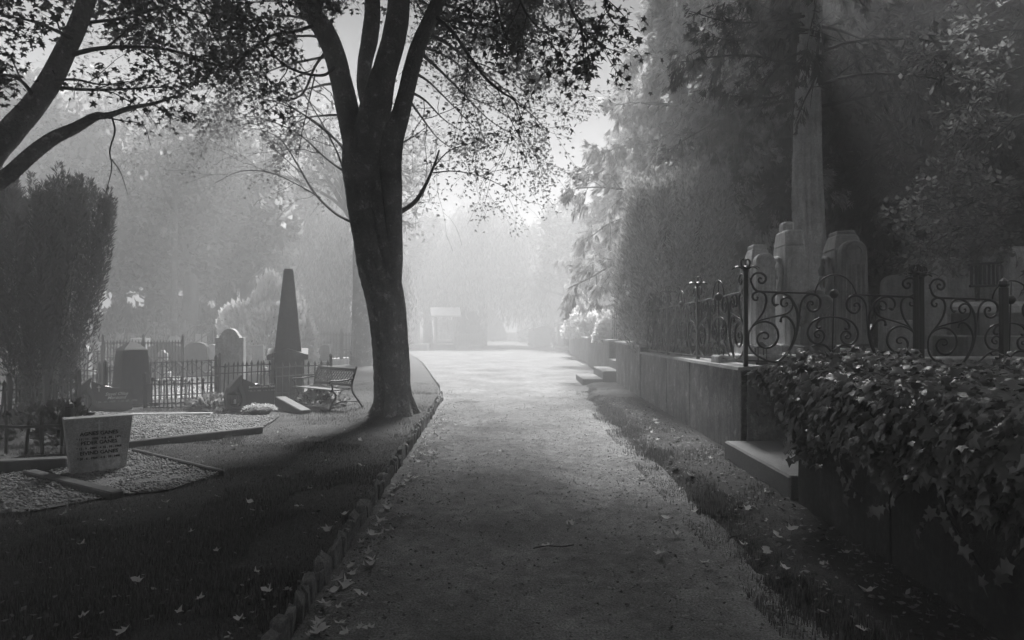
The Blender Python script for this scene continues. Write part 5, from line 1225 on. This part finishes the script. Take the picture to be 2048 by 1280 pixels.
link('crown', needle_mesh(g, 3, .22, M['leaf_conifer']), None, ct)

# ---- feathery conifers and dark woods on the right
def conifer_meshes(seed, h, rmax, n, m, z0=.12, size=.34, per=3, tr=.22):
    g = conifer_boughs(seed, h * z0, h * .97, n, rmax, .4, -.03, .05)
    m1 = arr_mesh('trunk', *trunk_tube([(0, 0, -.2), (.03, 0, h * .3), (0, 0, h * .97)], [tr * 1.2, tr, .04], 18, .18, .09, 14, 150 + seed), True); m1.materials.append(M['bark'])
    m2 = g.tubes.mesh('branches'); m2.materials.append(M['bark_thin']); return m1, m2, needle_mesh(g, per, size, m, .8, .09)
CA = conifer_meshes(61, 12, 3.6, 46, M['leaf_cypress'], .22)
CB = conifer_meshes(62, 12, 3.2, 44, M['leaf_conifer'], .16)
CC = conifer_meshes(63, 11, 3.0, 42, M['leaf_dark'], .1)
tree('feathery pale conifer crown above the columnar yew', CA, (gx(1370, 19), 19.5, TER - .1), 1.0, .5, name='conifer_tree')
tree('drooping conifer between the yew and the furrowed trunk', CA, (gx(1500, 17), 17.6, TER - .1), .82, 2.5, name='conifer_tree')
tree('dark conifer just right of the furrowed trunk', CB, (gx(1720, 19), 19, TER - .1), 1.0, 1.5, name='conifer_tree')
tree('dark conifer with exposed trunk behind the right-hand stelae', CC, (gx(1790, 16), 16.4, TER - .1), 1.1, 3.3, name='conifer_tree')
tree('dark conifer in the upper right corner', CB, (gx(1930, 17), 17.4, TER - .1), 1.05, 4.3, name='conifer_tree')
tree('dark conifer beyond the stone piers', CC, (gx(1890, 22), 23, TER - .1), 1.2, .7, name='conifer_tree', sz=1.0)
tree('dark conifer standing out past the right edge', CB, (gx(2080, 13), 13.4, TER - .1), 1.1, 2.9, name='conifer_tree', sz=1.0)
tree('foggy conifer in the gap left of the furrowed trunk', CB, (gx(1590, 26), 27, 1.0), 1.2, 5.0, name='conifer_tree', sz=.98)
tree('foggy conifer behind the columnar yew', CA, (gx(1290, 28), 29, 1.0), 1.0, 1.1, name='conifer_tree')
tree('dark conifer close behind the tall medallion stele', CC, (6.6, 17.6, TER - .1), 1.0, 3.7, name='conifer_tree')  # added to close a gap where a sun shaft came through
tree('dark conifer deep between the furrowed trunk and the piers', CB, (8.4, 20.5, 1.0), 1.05, .9, name='conifer_tree')  # likewise put in to block the sun shaft on the right
tree('dark conifer filling the back of the right wood', CC, (gx(1690, 24), 25, 1.0), 1.25, 4.1, name='conifer_tree', sz=1.03)
for k, (x, y) in enumerate([(-13, -4), (-8, -10), (9, -10), (13, -2), (15, 5), (-15, 3), (-14, 11), (17, 11)]):  # conifers added out of view to keep skylight off the near haze
    tree('dark conifer added unseen round the viewpoint to cut skylight, number %s along it' % ('one two three four five six seven eight nine'.split()[k]), (CB, CC)[k % 2], (x, y, 0), 1.05, k * 1.3, name='conifer_tree', group='unseen conifers added round the viewpoint to cut skylight', sz=.98)
tree('dark conifer of the wood well right of the stone piers', CC, (13.5, 14.5, TER - .1), 1.05, 2.1, name='conifer_tree', sz=1.0)
tree('dark conifer of the wood far right behind the piers', CB, (17.5, 18, TER - .1), 1.1, 5.1, name='conifer_tree', sz=1.0)
# ---- beech sprays reaching in at the right
bt_ = thing('beech_tree', 'beech with flat pale leaf sprays reaching in at the right edge', 'tree', (9.2, 11.6, TER)); base = bt_.location.copy()
link('trunk', arr_mesh('trunk', *trunk_tube([(0, 0, -.2), (-.05, 0, 2.0), (.05, .1, 6)], [.24, .18, .1], 20, .12, .04, 10, 160), True), M['bark'], bt_)
g = Grow(77, 2, .42, (9, 4), (R(38), R(40)), .07, (-.015, -.03), 1, .14, .15)
BD = 10.8
for pts in ([(2100, 330), (2030, 372), (1960, 352), (1930, 350)], [(2100, 370), (2020, 400), (1940, 395), (1880, 395), (1840, 402)], [(2100, 420), (2010, 430), (1930, 432), (1860, 450), (1822, 470)],
            [(2100, 470), (2020, 462), (1940, 452), (1880, 478), (1850, 500)], [(2090, 220), (2010, 240), (1960, 260), (1920, 300)], [(2090, 120), (2000, 150), (1950, 190), (1930, 250)], [(2090, 520), (2030, 490), (1990, 480), (1960, 490)], [(2090, 60), (2000, 60), (1920, 90), (1880, 130)]):
    g.limb([Vector(at(x, y, BD - .12 * i)) - base for i, (x, y) in enumerate(pts)], .02, .004, 0)
m2 = g.tubes.mesh('branches'); m2.materials.append(M['bark_thin']); link('branches', m2, None, bt_)
clothe(g.lp, g.ld, 3, .05, T_RHOMB, .10, M['leaf_beech'], bt_, drop=.1, flat=.86, along=1.0)
# sapling behind the pier
st_ = thing('sapling', 'small pale-leaved sapling rising behind the square pier', 'plant', (gx(1918, 11.3), 11.8, TER)); base = st_.location.copy()
g = Grow(79, 1, .5, (6,), (R(60),), .06, (0, -.02), 0, .09, .1); g.branch((0, 0, 0), (0.05, 0, 1), gz(470, 11.5) - TER - .3, .016, 9)
for k in range(13):
    a = k * 2.4; g.branch((.03, 0, gz(512, 11.5) - TER + k * .028), (math.cos(a), math.sin(a), .22), .34 - k * .01, .006, 0)
m2 = g.tubes.mesh('stem'); m2.materials.append(M['bark_thin']); link('stem', m2, None, st_)
keep = [(p, d) for p, d in zip(g.lp, g.ld) if p.z > 1.2]
clothe([k[0] for k in keep], [k[1] for k in keep], 2, .02, T_RHOMB, .11, M['leaf_pale'], st_, drop=.0, flat=.8, along=1.2, name='foliage')

# ================================================================== IVY, FALLEN LEAVES, LITTER, HAZE
iv = thing('ivy', 'dense dark ivy spilling over the near wall at the right', 'ivy', (2.4, 4.5, 1.0)); base = np.array(tuple(iv.location))
wxn = lambda y: 2.40 + (y - 4) * 0.02
def low_edge(y): return .66 + .13 * vnoise(y * 2.1, y * 0 + 4, 61) + .10 * vnoise(y * 6.3, y * 0 + 9, 62)
n1 = 4600; y = rng.uniform(1.3, 6.5, n1); u = rng.random(n1) ** .85; le = np.where(y > 5.85, .84 + .2 * (y - 5.85), low_edge(y))
z = 1.24 - (1.24 - le) * u; bul = .04 + .2 * np.sin(np.clip(1 - u, 0, 1) * math.pi * .62) + .11 * fbm(y * 2.4, z * 3.2, 63, 3) + .05 * rng.normal(size=n1)
P1 = np.stack([wxn(y) - np.clip(bul, .015, .4), y, z], -1); P1[:, 0] += np.where(y > 5.9, (y - 5.9) * .55, 0)
N1 = np.stack([np.full(n1, -1.0), rng.normal(0, .5, n1), .9 + rng.normal(0, .5, n1)], -1); A1 = np.stack([np.full(n1, -.5), rng.normal(0, .7, n1), rng.normal(-.8, .4, n1)], -1)
n2 = 5600; y = rng.uniform(1.6, 7.4, n2); x = wxn(y) - .1 + rng.random(n2) ** 1.2 * np.where(y > 5.9, 2.4, 2.6); x = np.where(y > 5.9, np.maximum(x, 2.52 + (y - 5.9) * .35), x)
z = 1.17 + .12 * fbm(x * 1.8, y * 1.8, 66, 3) + .10 * np.exp(-((y - 6.2) / .8) ** 2) * np.exp(-((x - 3.1) / .7) ** 2)
P2 = np.stack([x, y, z + rng.uniform(-.05, .06, n2)], -1); N2 = np.stack([rng.normal(-.25, .4, n2), rng.normal(-.35, .4, n2), np.ones(n2)], -1); A2 = np.stack([rng.normal(-.5, .6, n2), rng.normal(-.5, .6, n2), rng.normal(-.15, .3, n2)], -1)
# trailing strands below the mass
P3, N3, A3 = [], [], []; vines = MB()
for k, (yy, zz, dy, dz) in enumerate([(5.75, .72, .3, -.22), (5.1, .62, -.5, -.18), (4.6, .55, .25, -.2), (4.05, .52, .45, -.2), (3.75, .58, -.35, -.25), (3.4, .6, .55, -.16), (6.2, .8, -.35, -.3), (2.9, .6, .4, -.2), (6.6, .95, .4, -.35)]):
    pts = [Vector((wxn(yy + dy * t) - .03 - .05 * math.sin(t * 3) + (max(0, yy + dy * t - 5.9) * .5), yy + dy * t, zz + .15 + (dz - .15) * t + .04 * math.sin(t * 5 + k))) for t in np.linspace(0, 1, 9)]
    vines.tube(pts, .004, 4)
    for i, p in enumerate(pts[2:]):
        P3.append(p + Vector((-.02, 0, 0))); N3.append((-1, random.gauss(0, .4), .3)); A3.append((-.1, random.gauss(0, .8), -1))
P = np.concatenate([P1, P2, np.array([tuple(p) for p in P3])]); NN = np.concatenate([N1, N2, np.array(N3)]); AA = np.concatenate([A1, A2, np.array(A3)])
S = .035 + .06 * rng.random(len(P)) ** 1.4
# rank by how large a leaf shows from the lens: those become single leaf objects
tl = P - np.array((0, 0, CH)); dist = np.linalg.norm(tl, axis=1); vis = (np.abs(tl[:, 0] / tl[:, 1]) < .74) & (np.abs(tl[:, 2] / tl[:, 1]) < .44)
outer = np.concatenate([bul > .12, P2[:, 2] > 1.2, np.ones(len(P3), bool)])
order = np.argsort(-(S / dist) * vis * (.4 + outer)); big, rest = order[:300], order[300:]
V, F = scatter(T_IVY, P[rest] - base, AA[rest], NN[rest], S[rest]); o = link('foliage', arr_mesh('foliage', V, F), M['leaf_ivy'], iv); o['kind'] = 'stuff'
vs_l = []
for k in range(6):
    tv = T_IVY[0].copy(); tv[:, 2] += .05 * rng.normal(size=len(tv)); tv[:, :2] *= rng.uniform(.9, 1.1, (len(tv), 2)); m_ = arr_mesh('leaf', tv, T_IVY[1]); m_.materials.append(M['leaf_ivy']); vs_l.append(m_)
for i, j in enumerate(big):
    a = Vector(AA[j]).normalized(); nn = Vector(NN[j]); s_ = a.cross(nn).normalized(); nn = s_.cross(a)
    o = link('leaf', vs_l[i % 6], None, iv); m4 = Matrix((s_, a, nn)).transposed().to_4x4(); m4.translation = Vector(P[j] - base)
    o.matrix_basis = m4 @ Matrix.Scale(float(S[j]), 4)
vv = np.array([tuple(v) for v in vines.v]) - base; me = bpy.data.meshes.new('stems'); me.from_pydata(vv.tolist(), [], vines.f); me.update(); link('stems', me, M['bark_thin'], iv)
# ivy on the concrete corner beside the recess
n = 90; y = np.full(n, 7.86) - rng.uniform(0, .06, n); x = 2.72 + rng.random(n) * .5; z = .55 + .55 * rng.random(n)
t = thing('ivy', 'thin ivy strands climbing the wall corner beside the step', 'ivy', (2.9, 7.85, .6)); b0 = np.array((2.9, 7.85, .6))
leaves_obj('foliage', T_IVY, np.stack([x, y, z], -1) - b0, np.stack([rng.normal(0, .5, n), np.full(n, -.2), -np.ones(n)], -1), np.stack([rng.normal(0, .4, n), -np.ones(n), rng.normal(.3, .3, n)], -1), rng.uniform(.05, .09, n), M['leaf_ivy'], t)

# fallen leaves: each one a thing
fl = []
for k in range(6):
    tv = T_FALLEN[0].copy(); tv[:, :2] *= rng.uniform(.82, 1.12, (len(tv), 2)); tv[:, 2] = np.abs(tv[:, 2]) * rng.uniform(.5, 2.8, len(tv)) + .25 * (tv[:, 0] ** 2) * rng.uniform(-.3, 1.6); m_ = arr_mesh('fallen_leaf', tv - np.array((0, .35, 0)), T_FALLEN[1]); m_.materials.append(M['leaf_fallen']); fl.append(m_)
def drop_leaf(x, y, z, s, label, group):
    o = link('fallen_leaf', random.choice(fl), None, None, (x, y, z)); o.scale = (s, s, s); o.rotation_euler = (random.gauss(0, .22), random.gauss(0, .22), random.uniform(0, 6.28)); return tag(o, label, 'leaf', group)
spots = [(640, 1247), (700, 1150), (690, 1172), (668, 1185), (745, 1122), (740, 1131), (790, 978), (782, 985), (765, 1043), (762, 1068), (755, 1052), (845, 912), (830, 915), (815, 955), (806, 971), (853, 893), (868, 868), (875, 862), (880, 850), (805, 1036), (728, 1085), (870, 905), (836, 925), (820, 948), (650, 1210), (680, 1160), (885, 842), (860, 915), (800, 1000), (772, 1015), (878, 880), (845, 905), (640, 1262)]
for px, py in spots:
    p = gp(px + random.uniform(-4, 4), py); drop_leaf(p.x, p.y, .012, random.uniform(.05, .105), 'curled dry leaf on the path along the foot of the kerb', 'leaves along the kerb')
for k in range(64):
    D = 3.2 + 10 * random.random() ** 1.3; x = float(left_edge(D)) + .08 + abs(random.gauss(0, .14)); drop_leaf(x, D, .01, random.uniform(.035, .085), 'curled dry leaf on the path along the foot of the kerb', 'leaves along the kerb')
for px, py in [(130, 1032), (205, 1050), (385, 1072), (165, 1094), (435, 1105), (275, 1163), (535, 1180), (575, 1180), (402, 1198), (600, 1020), (500, 1010), (655, 930), (725, 940), (620, 985), (560, 960), (470, 900), (610, 880), (720, 885), (690, 1035), (655, 1065), (170, 1232), (360, 1225), (250, 1265), (515, 1145), (435, 1000), (330, 1010), (690, 860), (560, 868), (480, 1240)]:
    D = gd(py, .07); x = gx(px, D); drop_leaf(x, D, float(lawn_z(np.array(x), np.array(D))) + .035, random.uniform(.05, .085), 'pale dry leaf lying loose on the lawn grass', 'leaves on the lawn')
for px, py in [(1010, 840), (1160, 880), (1250, 912), (1095, 1095), (1140, 1050), (1195, 960), (1280, 955), (1000, 905), (1330, 1040), (1350, 1070), (1320, 1110), (1410, 1130), (1290, 945), (930, 803), (1060, 870), (1120, 930), (1390, 1025)]:
    p = gp(px, py); drop_leaf(p.x, p.y, .018, random.uniform(.05, .09), 'small leaf lying out on the bare path', 'leaves on the open path')
for k in range(22):
    D = random.uniform(3.4, 11); x = random.uniform(1.62, 2.3); drop_leaf(x, D, float(verge_z(np.array(x), np.array(D))) + .03, random.uniform(.05, .09), 'leaf caught in the verge grass by the wall', 'leaves on the verge')
# litter too small to count: crumbs of leaf, grit and twigs
n = 9000; v = 1.9 + 15 * rng.random(n) ** 1.3; l, r_ = left_edge(v), right_edge(v); e = rng.random(n); x = np.where(e < .25, l + .05 + np.abs(rng.normal(0, .22, n)), np.where(e < .6, r_ - np.abs(rng.normal(0, .45, n)), l + (r_ - l) * rng.random(n)))
o = leaves_obj('leaf_litter', T_RHOMB, np.stack([x, v, np.full(n, .010)], -1), np.stack([rng.normal(size=n), rng.normal(size=n), rng.normal(0, .15, n)], -1), np.stack([rng.normal(0, .3, n), rng.normal(0, .3, n), np.ones(n)], -1), rng.uniform(.010, .038, n), M['leaf_debris'])
tag(o, 'fine leaf crumbs and grit strewn over the path', 'litter', kind='stuff')
n = 3000; v = 2.5 + 12 * rng.random(n); x = right_edge(v) + .05 + (2.5 - right_edge(v)) * rng.random(n)
o = leaves_obj('leaf_litter', T_RHOMB, np.stack([x, v, verge_z(x, v) + .015], -1), np.stack([rng.normal(size=n), rng.normal(size=n), rng.normal(0, .3, n)], -1), np.stack([rng.normal(0, .5, n), rng.normal(0, .5, n), np.ones(n)], -1), rng.uniform(.015, .055, n), M['leaf_debris'])
tag(o, 'leaf crumbs and bark bits on the bare verge soil', 'litter', kind='stuff')
n = 1500; v = 3 + 10 * rng.random(n); x = np.interp(rng.random(n), [0, 1], [0, 1]) * (-.78 * v - left_edge(v)) + left_edge(v) - .1
o = leaves_obj('leaf_litter', T_RHOMB, np.stack([x, v, lawn_z(x, v) + .035], -1), np.stack([rng.normal(size=n), rng.normal(size=n), rng.normal(0, .3, n)], -1), np.stack([rng.normal(0, .4, n), rng.normal(0, .4, n), np.ones(n)], -1), rng.uniform(.012, .045, n), M['leaf_debris'])
tag(o, 'fine leaf crumbs caught in the lawn grass', 'litter', kind='stuff')
n = 1500; x = 2.9 + 5 * rng.random(n); v = 8.2 + 4 * rng.random(n)
o = leaves_obj('leaf_litter', T_RHOMB, np.stack([x, v, np.full(n, TER + .035)], -1), np.stack([rng.normal(size=n), rng.normal(size=n), rng.normal(0, .2, n)], -1), np.stack([rng.normal(0, .4, n), rng.normal(0, .4, n), np.ones(n)], -1), rng.uniform(.04, .1, n), M['leaf_debris'])
tag(o, 'leaf litter on the raised plot behind the scrolled fence', 'litter', kind='stuff')
for k, (px, py, l, a) in enumerate([(1108, 1095, .3, .2), (1480, 960, .35, 1.2), (935, 805, .5, .1), (1470, 1090, .3, .9)]):
    p = gp(px, py, .01); o = MB().tube(spline([(-l / 2, 0, .004), (-l / 6, .02, .008), (l / 6, -.01, .006), (l / 2, .015, .004)], 3), .005, 4).build('twig', M['bark_thin'], None, loc=(p.x, p.y, .015 if px < 1400 else .07), rz=a)
    tag(o, ['thin twig lying mid path in the foreground', 'thin twig by the granite step', 'dark stick on the path beyond the kerb end', 'bent twig in the dark verge grass'][k], 'twig')

# the air: one closed box of even haze round everything
hz = MB().box((0, 45, 6.3), (176, 170, 15.0)).build('haze', None); hz['kind'] = 'stuff'; hz['label'] = 'pale morning fog filling the cemetery air'
hm = bpy.data.materials.new('haze_air'); hm.use_nodes = True; nt = hm.node_tree; nt.nodes.clear()
ho = nt.nodes.new('ShaderNodeOutputMaterial'); pv = nt.nodes.new('ShaderNodeVolumePrincipled')
pv.inputs['Color'].default_value = (.985, .99, 1.0, 1); pv.inputs['Density'].default_value = HAZE_DENSITY; pv.inputs['Anisotropy'].default_value = HAZE_G
nt.links.new(pv.outputs[0], ho.inputs['Volume']); hz.data.materials.append(hm)
